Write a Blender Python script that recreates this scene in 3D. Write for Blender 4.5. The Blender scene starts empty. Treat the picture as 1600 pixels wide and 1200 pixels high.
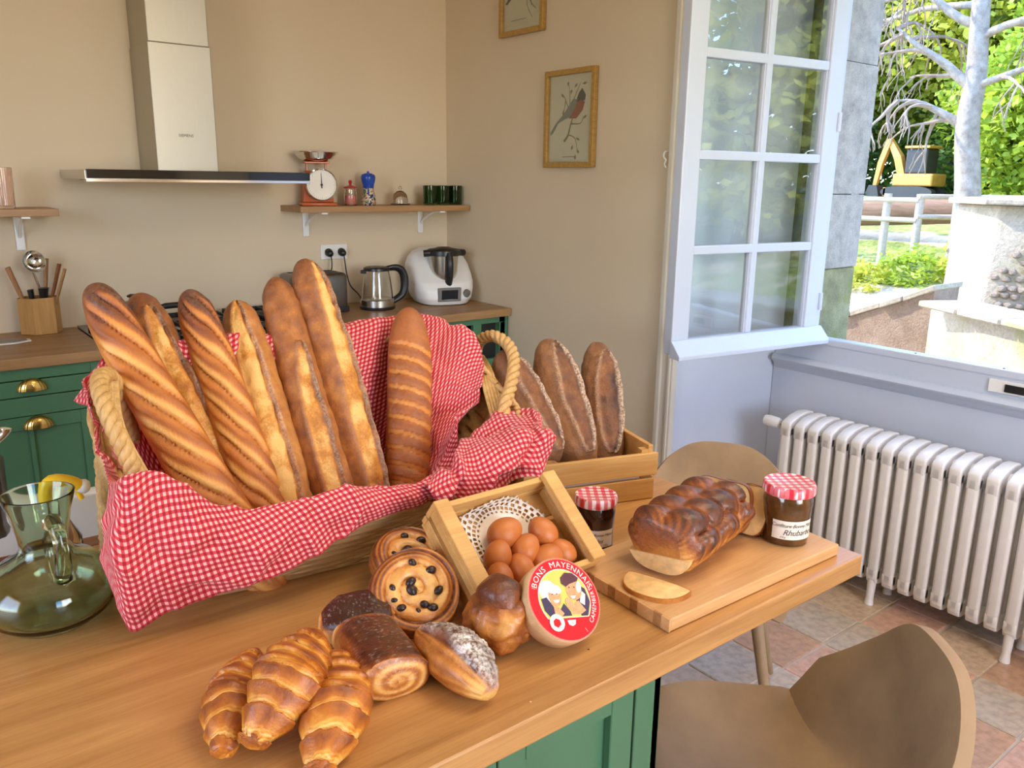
import bpy, bmesh, math, random
from mathutils import Vector, Matrix, Euler, noise

random.seed(7)
R = math.radians
PI = math.pi
scene = bpy.context.scene
COL = scene.collection

# ------------------------------------------------------------------ camera, sky, lights
cam_data = bpy.data.cameras.new('camera')
cam_data.sensor_width = 36.0
cam_data.lens = 28.7301
cam_data.clip_start = 0.02
cam_data.clip_end = 200
cam = bpy.data.objects.new('camera', cam_data)
COL.objects.link(cam)
_r = (0.7890475502722354, -0.6141742801241674, 0.013925409988398129)
_d = (-0.1382972233480126, -0.19966888769526508, -0.9700547475791074)
_f = (0.5985631473985131, 0.7634934766718682, -0.24248684429446782)
cam.matrix_world = Matrix(((_r[0], -_d[0], -_f[0], 0), (_r[1], -_d[1], -_f[1], 0), (_r[2], -_d[2], -_f[2], 1.55), (0, 0, 0, 1)))
scene.camera = cam

world = bpy.data.worlds.new('world')
scene.world = world
world.use_nodes = True
wn = world.node_tree
wn.nodes.clear()
wo = wn.nodes.new('ShaderNodeOutputWorld')
wb = wn.nodes.new('ShaderNodeBackground')
sky = wn.nodes.new('ShaderNodeTexSky')
sky.sky_type = 'NISHITA'
sky.sun_disc = False
sky.sun_elevation = R(48)
sky.sun_rotation = R(20)
tint = wn.nodes.new('ShaderNodeMix')
tint.data_type = 'RGBA'
tint.blend_type = 'MULTIPLY'
tint.inputs[0].default_value = 1.0
tint.inputs[7].default_value = (0.80, 0.92, 1.15, 1)
wn.links.new(sky.outputs[0], tint.inputs[6])
wn.links.new(tint.outputs[2], wb.inputs[0])
wb.inputs[1].default_value = 1.65
wn.links.new(wb.outputs[0], wo.inputs[0])

sd = bpy.data.lights.new('sun', 'SUN')
sd.energy = 7.0
sd.angle = R(0.6)
sd.color = (1.0, 0.90, 0.72)
so = bpy.data.objects.new('sun', sd)
COL.objects.link(so)
so.rotation_euler = Vector((0.30, -0.70, -0.65)).to_track_quat('-Z', 'Y').to_euler()


def area(name, loc, direction, sx, sy, power, color, portal=False):
    d = bpy.data.lights.new(name, 'AREA')
    d.shape = 'RECTANGLE'
    d.size, d.size_y = sx, sy
    d.energy = power
    d.color = color
    if portal:
        d.cycles.is_portal = True
    o = bpy.data.objects.new(name, d)
    COL.objects.link(o)
    o.location = loc
    o.rotation_euler = Vector(direction).to_track_quat('-Z', 'Y').to_euler()
    return o


# daylight through the big window (right), the window behind the photographer, the door on the left, an added ceiling fill light
area('window_portal', (3.16, 1.1, 1.75), (-1, 0, 0), 1.7, 1.75, 1.0, (1, 1, 1), True)
area('rear_window_daylight', (1.15, -2.22, 1.65), (0, 1, 0), 1.0, 1.6, 52, (1.0, 0.82, 0.60))
area('left_window_daylight', (-2.12, 0.6, 1.75), (1, 0, 0), 1.4, 1.6, 24, (1.0, 0.82, 0.60))
area('ceiling_fill', (1.55, 0.45, 2.86), (0, 0, -1), 1.3, 0.9, 25, (1.0, 0.84, 0.62))

vs = scene.view_settings
vs.view_transform = 'Standard'
vs.look = 'None'
vs.gamma = 1.0
vs.exposure = 0.10
vs.use_curve_mapping = False

# ------------------------------------------------------------------ materials


def new_mat(name):
    m = bpy.data.materials.new(name)
    m.use_nodes = True
    nt = m.node_tree
    return m, nt, nt.nodes['Principled BSDF']


def N(nt, kind, **kw):
    n = nt.nodes.new(kind)
    for k, v in kw.items():
        if k.startswith('_'):
            setattr(n, k[1:], v)
        else:
            n.inputs[k.replace('_', ' ')].default_value = v
    return n


def mixc(nt, fac, a, b, mode='MIX'):
    n = nt.nodes.new('ShaderNodeMix')
    n.data_type = 'RGBA'
    n.blend_type = mode
    for sock, v in ((n.inputs[0], fac), (n.inputs[6], a), (n.inputs[7], b)):
        if isinstance(v, bpy.types.NodeSocket):
            nt.links.new(v, sock)
        elif isinstance(v, (int, float)):
            sock.default_value = v
        else:
            sock.default_value = (*v, 1)
    return n.outputs[2]


def ramp(nt, fac, stops):
    n = nt.nodes.new('ShaderNodeValToRGB')
    nt.links.new(fac, n.inputs[0])
    el = n.color_ramp.elements
    while len(el) < len(stops):
        el.new(0.5)
    for e, (p, c) in zip(el, stops):
        e.position = p
        e.color = (*c, 1) if not isinstance(c, (int, float)) else (c, c, c, 1)
    return n.outputs[0]


def math_n(nt, op, a, b=None):
    n = nt.nodes.new('ShaderNodeMath')
    n.operation = op
    for s, v in ((n.inputs[0], a), (n.inputs[1], b)):
        if v is None:
            continue
        if isinstance(v, (int, float)):
            s.default_value = v
        else:
            nt.links.new(v, s)
    return n.outputs[0]


def coords(nt, kind='Object', scale=(1, 1, 1)):
    tc = nt.nodes.new('ShaderNodeTexCoord')
    mp = nt.nodes.new('ShaderNodeMapping')
    mp.inputs['Scale'].default_value = scale
    nt.links.new(tc.outputs[kind], mp.inputs[0])
    return mp.outputs[0]


def noise_n(nt, vec, scale, detail=4, rough=0.55, dist=0.0):
    n = N(nt, 'ShaderNodeTexNoise', Scale=scale, Detail=detail, Roughness=rough, Distortion=dist)
    nt.links.new(vec, n.inputs['Vector'])
    return n.outputs[0]


def bump(nt, bsdf, h, strength=0.3, dist=0.002):
    b = N(nt, 'ShaderNodeBump', Strength=strength, Distance=dist)
    nt.links.new(h, b.inputs['Height'])
    nt.links.new(b.outputs[0], bsdf.inputs['Normal'])


def plain(name, col, rough=0.5, metal=0.0, vary=0.06, scale=8.0, bmp=0.0, bscale=60.0, spec=None, coat=0.0):
    m, nt, b = new_mat(name)
    v = coords(nt)
    f = noise_n(nt, v, scale)
    lo = tuple(max(0, c * (1 - vary * 2)) for c in col)
    hi = tuple(min(1, c * (1 + vary * 2)) for c in col)
    c = ramp(nt, f, [(0.25, lo), (0.75, hi)])
    nt.links.new(c, b.inputs['Base Color'])
    b.inputs['Roughness'].default_value = rough
    b.inputs['Metallic'].default_value = metal
    if spec is not None:
        b.inputs['Specular IOR Level'].default_value = spec
    if coat:
        b.inputs['Coat Weight'].default_value = coat
    if bmp:
        bump(nt, b, noise_n(nt, v, bscale), bmp)
    return m


def wood(name, c1, c2, axis=0, scale=1.0, rough=0.45, contrast=(0.3, 0.7), bmp=0.08, coat=0.0):
    m, nt, b = new_mat(name)
    s = [14 * scale] * 3
    s[axis] = 1.1 * scale
    v = coords(nt, 'Object', tuple(s))
    g = noise_n(nt, v, 2.2, 6, 0.6, 0.6)
    s2 = [90 * scale] * 3
    s2[axis] = 4 * scale
    v2 = coords(nt, 'Object', tuple(s2))
    fine = noise_n(nt, v2, 3.0, 3, 0.6)
    mixv = math_n(nt, 'ADD', math_n(nt, 'MULTIPLY', g, 0.72), math_n(nt, 'MULTIPLY', fine, 0.28))
    c = ramp(nt, mixv, [(contrast[0], c1), (contrast[1], c2)])
    nt.links.new(c, b.inputs['Base Color'])
    b.inputs['Roughness'].default_value = rough
    if coat:
        b.inputs['Coat Weight'].default_value = coat
        b.inputs['Coat Roughness'].default_value = 0.25
    bump(nt, b, fine, bmp, 0.001)
    return m


def brushed(name, col, rough=0.3, axis=0):
    m, nt, b = new_mat(name)
    s = [300] * 3
    s[axis] = 1.2
    f = noise_n(nt, coords(nt, 'Object', tuple(s)), 2.0, 2)
    c = ramp(nt, f, [(0.2, tuple(x * 0.95 for x in col)), (0.8, col)])
    nt.links.new(c, b.inputs['Base Color'])
    b.inputs['Metallic'].default_value = 1.0
    r = ramp(nt, f, [(0.2, rough * 0.95), (0.8, rough * 1.06)])
    nt.links.new(r, b.inputs['Roughness'])
    return m


def glass_thin(name, tint=(1, 1, 1), refl=1.0, rough=0.0):
    # flat window glass: see-through with a Fresnel mirror reflection
    m, nt, b = new_mat(name)
    nt.nodes.remove(b)
    out = nt.nodes['Material Output']
    t = N(nt, 'ShaderNodeBsdfTransparent')
    t.inputs[0].default_value = (*tint, 1)
    g = N(nt, 'ShaderNodeBsdfGlossy', Roughness=rough)
    g.inputs[0].default_value = (refl, refl, refl, 1)
    fr = N(nt, 'ShaderNodeFresnel', IOR=1.52)
    geo = N(nt, 'ShaderNodeNewGeometry')
    ior = math_n(nt, 'SUBTRACT', 1.52, math_n(nt, 'MULTIPLY', geo.outputs['Backfacing'], 0.862))
    nt.links.new(ior, fr.inputs['IOR'])
    # ripple of old hand-drawn glass
    bp = N(nt, 'ShaderNodeBump', Strength=0.05, Distance=0.01)
    nt.links.new(noise_n(nt, coords(nt, 'Object', (1, 1, 1)), 6, 2), bp.inputs['Height'])
    nt.links.new(bp.outputs[0], g.inputs['Normal'])
    mx = nt.nodes.new('ShaderNodeMixShader')
    fac = math_n(nt, 'MINIMUM', math_n(nt, 'MULTIPLY', fr.outputs[0], 1.3), 1.0)
    nt.links.new(fac, mx.inputs[0])
    nt.links.new(t.outputs[0], mx.inputs[1])
    nt.links.new(g.outputs[0], mx.inputs[2])
    nt.links.new(mx.outputs[0], out.inputs[0])
    return m


def glass_solid(name, col, rough=0.02, ior=1.45, trans=1.0):
    m, nt, b = new_mat(name)
    f = noise_n(nt, coords(nt), 9)
    c = ramp(nt, f, [(0.3, tuple(x * 0.94 for x in col)), (0.7, col)])
    nt.links.new(c, b.inputs['Base Color'])
    b.inputs['Transmission Weight'].default_value = trans
    b.inputs['Roughness'].default_value = rough
    b.inputs['IOR'].default_value = ior
    return m


def bread_mat(name, stops, flour=(0.78, 0.66, 0.52), rough=0.5, mottle=0.35, coat=0.0, nscale=28):
    # crust: 'bake' (0 pale cut dough .. 1 dark crust) and 'flour' are properties of the crust itself
    m, nt, b = new_mat(name)
    at = N(nt, 'ShaderNodeAttribute')
    at.attribute_name = 'bake'
    fl = N(nt, 'ShaderNodeAttribute')
    fl.attribute_name = 'flour'
    v = coords(nt)
    n1 = noise_n(nt, v, nscale, 5, 0.6)
    n2 = noise_n(nt, v, nscale * 7, 4, 0.65)
    off = math_n(nt, 'MULTIPLY', math_n(nt, 'SUBTRACT', n1, 0.5), mottle * 1.6)
    off2 = math_n(nt, 'MULTIPLY', math_n(nt, 'SUBTRACT', n2, 0.5), mottle)
    bk = math_n(nt, 'ADD', math_n(nt, 'ADD', at.outputs['Fac'], off), off2)
    c = ramp(nt, bk, stops)
    fm = math_n(nt, 'MULTIPLY', fl.outputs['Fac'], ramp(nt, n2, [(0.36, 0.0), (0.62, 1.0)]))
    nt.links.new(mixc(nt, fm, c, flour), b.inputs['Base Color'])
    b.inputs['Roughness'].default_value = rough
    if coat:
        b.inputs['Coat Weight'].default_value = coat
        b.inputs['Coat Roughness'].default_value = 0.2
    h = math_n(nt, 'ADD', math_n(nt, 'MULTIPLY', n1, 0.7), math_n(nt, 'MULTIPLY', n2, 0.4))
    bump(nt, b, h, 0.75, 0.004)
    return m


def gingham(name, period, red=(0.34, 0.003, 0.013), mid=(0.58, 0.045, 0.060), white=(0.84, 0.42, 0.38), rough=0.85, vec='UV'):
    m, nt, b = new_mat(name)
    v = coords(nt, vec, (1 / period, 1 / period, 1 / period))
    sp = nt.nodes.new('ShaderNodeSeparateXYZ')
    nt.links.new(v, sp.inputs[0])
    st = []
    for k in (0, 1):
        fr = math_n(nt, 'FRACT', sp.outputs[k])
        n = nt.nodes.new('ShaderNodeMapRange')
        n.interpolation_type = 'SMOOTHSTEP'
        tri = math_n(nt, 'ABSOLUTE', math_n(nt, 'SUBTRACT', fr, 0.5))
        nt.links.new(tri, n.inputs[0])
        n.inputs[1].default_value = 0.22
        n.inputs[2].default_value = 0.28
        st.append(n.outputs[0])
    s = math_n(nt, 'MULTIPLY', math_n(nt, 'ADD', st[0], st[1]), 0.5)
    c = ramp(nt, s, [(0.0, white), (0.5, mid), (1.0, red)])
    nt.links.new(c, b.inputs['Base Color'])
    b.inputs['Roughness'].default_value = rough
    b.inputs['Sheen Weight'].default_value = 0.15
    if vec == 'UV':
        w = noise_n(nt, coords(nt, 'UV', (900, 900, 900)), 1.0, 2)
        bump(nt, b, w, 0.25, 0.0006)
    return m


M = {}
M['wall'] = plain('wall_paint', (0.68, 0.555, 0.385), 0.75, vary=0.02, scale=1.5, bmp=0.05, bscale=90)
M['ceiling'] = plain('ceiling_paint', (0.78, 0.74, 0.66), 0.8, vary=0.02, scale=1.5)
M['skylit_white_paint'] = plain('skylit_white_paint', (0.55, 0.60, 0.70), 0.35, vary=0.015, scale=5, bmp=0.04, bscale=40)  # white paint with the skylight's dim blue cast mixed into its colour
M['trim_paint'] = plain('cream_trim_paint', (0.66, 0.60, 0.49), 0.45, vary=0.02, scale=5)
M['radiator'] = plain('radiator_enamel', (0.80, 0.77, 0.73), 0.3, vary=0.03, scale=14, bmp=0.06, bscale=50)
M['oak'] = wood('oak_worktop', (0.33, 0.140, 0.035), (0.60, 0.32, 0.108), 0, 1.0, 0.38, coat=0.15)
M['oak_counter'] = wood('oak_counter', (0.24, 0.125, 0.048), (0.46, 0.27, 0.12), 0, 1.0, 0.4)
M['oak_shelf'] = wood('oak_shelf', (0.30, 0.155, 0.06), (0.46, 0.26, 0.115), 0, 1.3, 0.45)
M['pine'] = wood('crate_pine', (0.48, 0.23, 0.055), (0.70, 0.41, 0.13), 0, 1.3, 0.55)
M['board'] = wood('cutting_board', (0.48, 0.24, 0.085), (0.70, 0.41, 0.18), 0, 1.5, 0.5)
M['board_end'] = wood('board_end_grain', (0.24, 0.10, 0.03), (0.50, 0.25, 0.09), 0, 3.0, 0.5)
M['block_wood'] = wood('holder_wood', (0.38, 0.19, 0.05), (0.58, 0.33, 0.11), 2, 1.5, 0.5)
M['spoon_wood'] = wood('spoon_wood', (0.26, 0.11, 0.04), (0.50, 0.26, 0.11), 2, 3, 0.5)
M['leg_wood'] = wood('chair_leg_wood', (0.30, 0.20, 0.10), (0.42, 0.29, 0.16), 2, 2, 0.5)
M['red_edge'] = wood('oiled_edge_wood', (0.16, 0.05, 0.018), (0.26, 0.09, 0.03), 0, 1.5, 0.4)
M['green'] = plain('green_cabinet_paint', (0.066, 0.178, 0.092), 0.42, vary=0.04, scale=6, bmp=0.03, bscale=120)
M['dark_gap'] = plain('dark_gap', (0.01, 0.011, 0.01), 0.6)
M['brass'] = plain('brass', (0.62, 0.42, 0.13), 0.24, 1.0, vary=0.1, scale=30)
M['steel'] = brushed('brushed_steel', (0.46, 0.44, 0.38), 0.40, 2)
M['steel_h'] = brushed('brushed_steel_flat', (0.64, 0.62, 0.58), 0.25, 0)
M['chrome'] = plain('chrome', (0.75, 0.74, 0.72), 0.1, 1.0, vary=0.02)
M['dark_steel'] = plain('dark_steel', (0.20, 0.19, 0.18), 0.35, 1.0, vary=0.08)
M['black_glass'] = plain('black_glass', (0.008, 0.008, 0.009), 0.06, vary=0.0, coat=0.3)
M['black'] = plain('black_plastic', (0.012, 0.012, 0.013), 0.35, vary=0.1)
M['black_iron'] = plain('black_iron', (0.012, 0.012, 0.012), 0.55, vary=0.2, scale=40)
M['white_plastic'] = plain('white_plastic', (0.80, 0.79, 0.76), 0.28, vary=0.01)
M['ceramic'] = plain('white_ceramic', (0.84, 0.82, 0.78), 0.15, vary=0.01, coat=0.4)
M['grey_panel'] = plain('grey_panel', (0.22, 0.22, 0.22), 0.35, 0.4)
M['screen'] = plain('dark_screen', (0.015, 0.02, 0.025), 0.12)
M['orange_enamel'] = plain('orange_enamel', (0.50, 0.10, 0.02), 0.3, vary=0.08, scale=14)
M['dial'] = plain('dial_face', (0.80, 0.75, 0.66), 0.4, vary=0.02)
M['gold_frame'] = wood('gold_frame', (0.30, 0.155, 0.03), (0.52, 0.31, 0.075), 2, 2, 0.35)
M['paper'] = plain('cream_paper', (0.72, 0.60, 0.44), 0.7, vary=0.04, scale=6)
M['doily'] = plain('doily_paper', (0.82, 0.76, 0.68), 0.8, vary=0.02, bmp=0.1)
M['glass'] = glass_solid('clear_glass', (0.97, 0.98, 0.97))
M['green_glass'] = glass_solid('green_jug_glass', (0.70, 0.84, 0.68), 0.03)
M['tumbler'] = glass_solid('dark_green_glass', (0.16, 0.30, 0.17), 0.04)
M['pink_glass'] = glass_solid('pink_glass', (0.97, 0.84, 0.80), 0.06)
M['pane'] = glass_thin('window_glass', (0.92, 0.95, 0.94), 1.0)
M['red_lid'] = plain('red_enamel', (0.45, 0.03, 0.03), 0.3)
M['blue'] = plain('blue_enamel', (0.012, 0.06, 0.36), 0.25, vary=0.2, scale=30)
M['yellow'] = plain('yellow_plastic', (0.90, 0.55, 0.02), 0.3)
M['chair'] = plain('taupe_velvet', (0.34, 0.225, 0.125), 0.85, vary=0.10, scale=9, bmp=0.08, bscale=200)
M['seam'] = plain('chair_seam', (0.10, 0.065, 0.04), 0.8)
M['jam'] = plain('dark_jam', (0.03, 0.008, 0.006), 0.12, vary=0.2, scale=40, coat=0.6)
M['rhubarb'] = plain('rhubarb_jam', (0.09, 0.035, 0.008), 0.12, vary=0.3, scale=40, coat=0.6)
M['label'] = plain('label_paper', (0.80, 0.73, 0.62), 0.6, vary=0.02)
M['ink'] = plain('ink', (0.03, 0.025, 0.025), 0.6)
M['grey_ink'] = plain('grey_ink', (0.22, 0.20, 0.17), 0.6)
M['rust_ink'] = plain('rust_ink', (0.32, 0.06, 0.03), 0.6)
M['olive_ink'] = plain('olive_ink', (0.20, 0.17, 0.08), 0.6)
M['egg'] = plain('egg_shell', (0.50, 0.150, 0.032), 0.45, vary=0.08, scale=30, bmp=0.05, bscale=300)
M['poplar'] = wood('cheese_box_wood', (0.55, 0.30, 0.12), (0.74, 0.50, 0.27), 0, 2, 0.6)
M['label_red'] = plain('label_red', (0.62, 0.008, 0.02), 0.35, vary=0.03)
M['label_pink'] = plain('label_pink', (0.80, 0.22, 0.18), 0.4)
M['label_white'] = plain('label_white', (0.85, 0.80, 0.74), 0.4)
M['label_lime'] = plain('label_lime', (0.60, 0.58, 0.12), 0.4)
M['label_skin'] = plain('label_skin', (0.72, 0.34, 0.17), 0.4, vary=0.15, scale=300)
M['label_navy'] = plain('label_navy', (0.05, 0.035, 0.09), 0.4)
M['label_plum'] = plain('label_plum', (0.10, 0.03, 0.05), 0.4)
M['wicker'] = wood('wicker', (0.36, 0.19, 0.06), (0.66, 0.42, 0.17), 0, 4, 0.5, bmp=0.3)
M['wicker_light'] = wood('wicker_rope', (0.42, 0.22, 0.06), (0.72, 0.46, 0.18), 2, 5, 0.5, bmp=0.3)
M['gingham'] = gingham('red_gingham', 0.0085)
M['lid_gingham'] = gingham('lid_gingham', 0.0125, red=(0.60, 0.02, 0.04), mid=(0.72, 0.16, 0.18), white=(0.88, 0.74, 0.72), rough=0.35, vec='Object')
M['baguette'] = bread_mat('baguette_crust', [(0.0, (0.78, 0.42, 0.11)), (0.28, (0.66, 0.25, 0.04)), (0.55, (0.42, 0.115, 0.014)), (0.8, (0.19, 0.04, 0.008)), (1.0, (0.08, 0.018, 0.006))], flour=(0.72, 0.50, 0.30), mottle=0.22)
M['rustic'] = bread_mat('rustic_crust', [(0.0, (0.80, 0.48, 0.15)), (0.25, (0.60, 0.25, 0.035)), (0.55, (0.38, 0.12, 0.016)), (0.8, (0.19, 0.052, 0.010)), (1.0, (0.085, 0.024, 0.008))], flour=(0.74, 0.55, 0.38), mottle=0.6, nscale=40)
M['country'] = bread_mat('country_crust', [(0.0, (0.52, 0.28, 0.09)), (0.3, (0.32, 0.125, 0.03)), (0.6, (0.18, 0.06, 0.016)), (1.0, (0.06, 0.02, 0.008))], flour=(0.66, 0.50, 0.36), mottle=0.55, nscale=40)
M['croissant'] = bread_mat('croissant_crust', [(0.0, (0.86, 0.54, 0.15)), (0.28, (0.74, 0.32, 0.045)), (0.55, (0.48, 0.14, 0.015)), (0.8, (0.24, 0.06, 0.012)), (1.0, (0.10, 0.025, 0.008))], rough=0.42, mottle=0.30, coat=0.10)
M['pastry'] = bread_mat('glazed_pastry_crust', [(0.0, (0.80, 0.46, 0.14)), (0.28, (0.58, 0.22, 0.04)), (0.55, (0.30, 0.085, 0.015)), (0.8, (0.12, 0.03, 0.008)), (1.0, (0.045, 0.012, 0.005))], flour=(0.85, 0.80, 0.74), rough=0.36, mottle=0.34, coat=0.18)
M['brioche'] = bread_mat('brioche_crust', [(0.0, (0.74, 0.42, 0.12)), (0.28, (0.52, 0.20, 0.035)), (0.55, (0.28, 0.075, 0.013)), (0.8, (0.12, 0.03, 0.008)), (1.0, (0.05, 0.014, 0.006))], rough=0.38, mottle=0.36, coat=0.15)
M['crumb'] = plain('brioche_crumb', (0.76, 0.48, 0.20), 0.8, vary=0.12, scale=60, bmp=0.4, bscale=160)
M['raisin'] = plain('raisin', (0.025, 0.010, 0.008), 0.35, vary=0.3, scale=80, bmp=0.4, bscale=200)
M['custard'] = plain('custard', (0.62, 0.36, 0.06), 0.35, vary=0.15, scale=60, coat=0.3)


def tile_mat(name, base, blotch):
    m, nt, b = new_mat(name)
    v = coords(nt)
    f = noise_n(nt, v, 7, 5, 0.6)
    g = noise_n(nt, v, 40, 4)
    c = ramp(nt, f, [(0.3, blotch), (0.6, base)])
    c2 = ramp(nt, g, [(0.35, (0.55, 0.55, 0.55)), (0.6, (1, 1, 1))])
    nt.links.new(mixc(nt, 0.5, c, c2, 'MULTIPLY'), b.inputs['Base Color'])
    b.inputs['Roughness'].default_value = 0.26
    bump(nt, b, f, 0.15, 0.004)
    return m


TILES = [tile_mat('terracotta_%s' % n, c, d) for n, c, d in (
    ('rose', (0.68, 0.40, 0.28), (0.58, 0.37, 0.28)), ('buff', (0.68, 0.51, 0.36), (0.58, 0.41, 0.28)),
    ('grey', (0.54, 0.46, 0.36), (0.60, 0.45, 0.33)), ('brown', (0.58, 0.34, 0.21), (0.48, 0.30, 0.20)))]
M['grout'] = plain('grout', (0.56, 0.47, 0.37), 0.8, bmp=0.2)


def rock(name, c1, c2, c3, scale=6, bmp=0.6, moss=None):
    m, nt, b = new_mat(name)
    v = coords(nt)
    f = noise_n(nt, v, scale, 6, 0.65)
    c = ramp(nt, f, [(0.28, c1), (0.5, c2), (0.72, c3)])
    g = noise_n(nt, v, scale * 14, 4, 0.7)
    c = mixc(nt, 0.55, c, ramp(nt, g, [(0.3, 0.45), (0.62, 1.0)]), 'MULTIPLY')
    if moss:
        mf = ramp(nt, noise_n(nt, v, scale * 0.7, 4), [(0.5, 0.0), (0.62, 1.0)])
        c = mixc(nt, mf, c, moss)
    nt.links.new(c, b.inputs['Base Color'])
    b.inputs['Roughness'].default_value = 0.9
    bump(nt, b, math_n(nt, 'ADD', f, g), bmp, 0.02)
    return m


M['granite'] = rock('granite', (0.30, 0.29, 0.27), (0.44, 0.42, 0.38), (0.56, 0.53, 0.48), 16, 0.4)
M['granite_moss'] = rock('granite_moss', (0.20, 0.20, 0.12), (0.30, 0.30, 0.16), (0.42, 0.42, 0.26), 10, 0.5, moss=(0.20, 0.25, 0.04))
M['rubble'] = rock('rubble_render', (0.26, 0.17, 0.11), (0.38, 0.27, 0.19), (0.50, 0.38, 0.28), 4, 0.7)
M['render'] = rock('lime_render', (0.38, 0.32, 0.23), (0.50, 0.43, 0.32), (0.60, 0.53, 0.42), 2.5, 0.5, moss=(0.36, 0.33, 0.18))
M['stone'] = rock('field_stone', (0.30, 0.22, 0.16), (0.46, 0.36, 0.27), (0.56, 0.46, 0.36), 5, 0.6)
M['bark'] = rock('pale_bark', (0.26, 0.21, 0.16), (0.42, 0.36, 0.28), (0.54, 0.48, 0.40), 9, 0.6)
M['twig'] = plain('dry_twig', (0.32, 0.24, 0.17), 0.8, vary=0.15)
M['dark_bark'] = plain('dark_bark', (0.12, 0.085, 0.055), 0.9, vary=0.2)
M['fence_wood'] = wood('weathered_fence', (0.40, 0.33, 0.25), (0.60, 0.53, 0.43), 1, 1, 0.8)
M['log_wood'] = wood('log_bark', (0.15, 0.08, 0.045), (0.28, 0.17, 0.10), 1, 1, 0.9)
M['digger'] = plain('digger_orange', (0.68, 0.33, 0.07), 0.4, vary=0.08)
M['digger_dark'] = plain('digger_dark', (0.05, 0.045, 0.04), 0.5)


def ground_mat():
    m, nt, b = new_mat('garden_ground')
    v = coords(nt)
    at = N(nt, 'ShaderNodeAttribute')
    at.attribute_name = 'turf'
    f = noise_n(nt, v, 1.3, 5, 0.6)
    g = noise_n(nt, v, 9, 5, 0.7)
    dirt = ramp(nt, g, [(0.3, (0.50, 0.40, 0.27)), (0.7, (0.72, 0.62, 0.46))])
    turf = ramp(nt, g, [(0.3, (0.10, 0.15, 0.03)), (0.55, (0.26, 0.30, 0.07)), (0.75, (0.45, 0.40, 0.18))])
    k = math_n(nt, 'ADD', at.outputs['Fac'], math_n(nt, 'MULTIPLY', math_n(nt, 'SUBTRACT', f, 0.5), 0.9))
    nt.links.new(mixc(nt, ramp(nt, k, [(0.42, 0.0), (0.58, 1.0)]), dirt, turf), b.inputs['Base Color'])
    b.inputs['Roughness'].default_value = 0.95
    bump(nt, b, g, 0.8, 0.05)
    return m


M['ground'] = ground_mat()


def leaf_mat(name, c1, c2):
    m, nt, b = new_mat(name)
    f = noise_n(nt, coords(nt), 1.4, 4)
    g = noise_n(nt, coords(nt), 14, 3)
    c = ramp(nt, math_n(nt, 'ADD', math_n(nt, 'MULTIPLY', f, 0.6), math_n(nt, 'MULTIPLY', g, 0.4)), [(0.35, c1), (0.65, c2)])
    nt.links.new(c, b.inputs['Base Color'])
    b.inputs['Roughness'].default_value = 0.6
    tr = N(nt, 'ShaderNodeBsdfTranslucent')
    nt.links.new(c, tr.inputs[0])
    mx = nt.nodes.new('ShaderNodeMixShader')
    mx.inputs[0].default_value = 0.45
    nt.links.new(b.outputs[0], mx.inputs[1])
    nt.links.new(tr.outputs[0], mx.inputs[2])
    nt.links.new(mx.outputs[0], nt.nodes['Material Output'].inputs[0])
    return m


LEAF = [leaf_mat('leaf_bright', (0.22, 0.34, 0.03), (0.52, 0.62, 0.07)),
        leaf_mat('leaf_mid', (0.10, 0.21, 0.03), (0.32, 0.44, 0.07)),
        leaf_mat('leaf_dark', (0.04, 0.10, 0.025), (0.16, 0.26, 0.06)),
        leaf_mat('leaf_pine', (0.10, 0.19, 0.05), (0.34, 0.42, 0.12)),
        leaf_mat('leaf_yellow', (0.38, 0.42, 0.04), (0.68, 0.66, 0.10))]

# ------------------------------------------------------------------ geometry helpers


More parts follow.
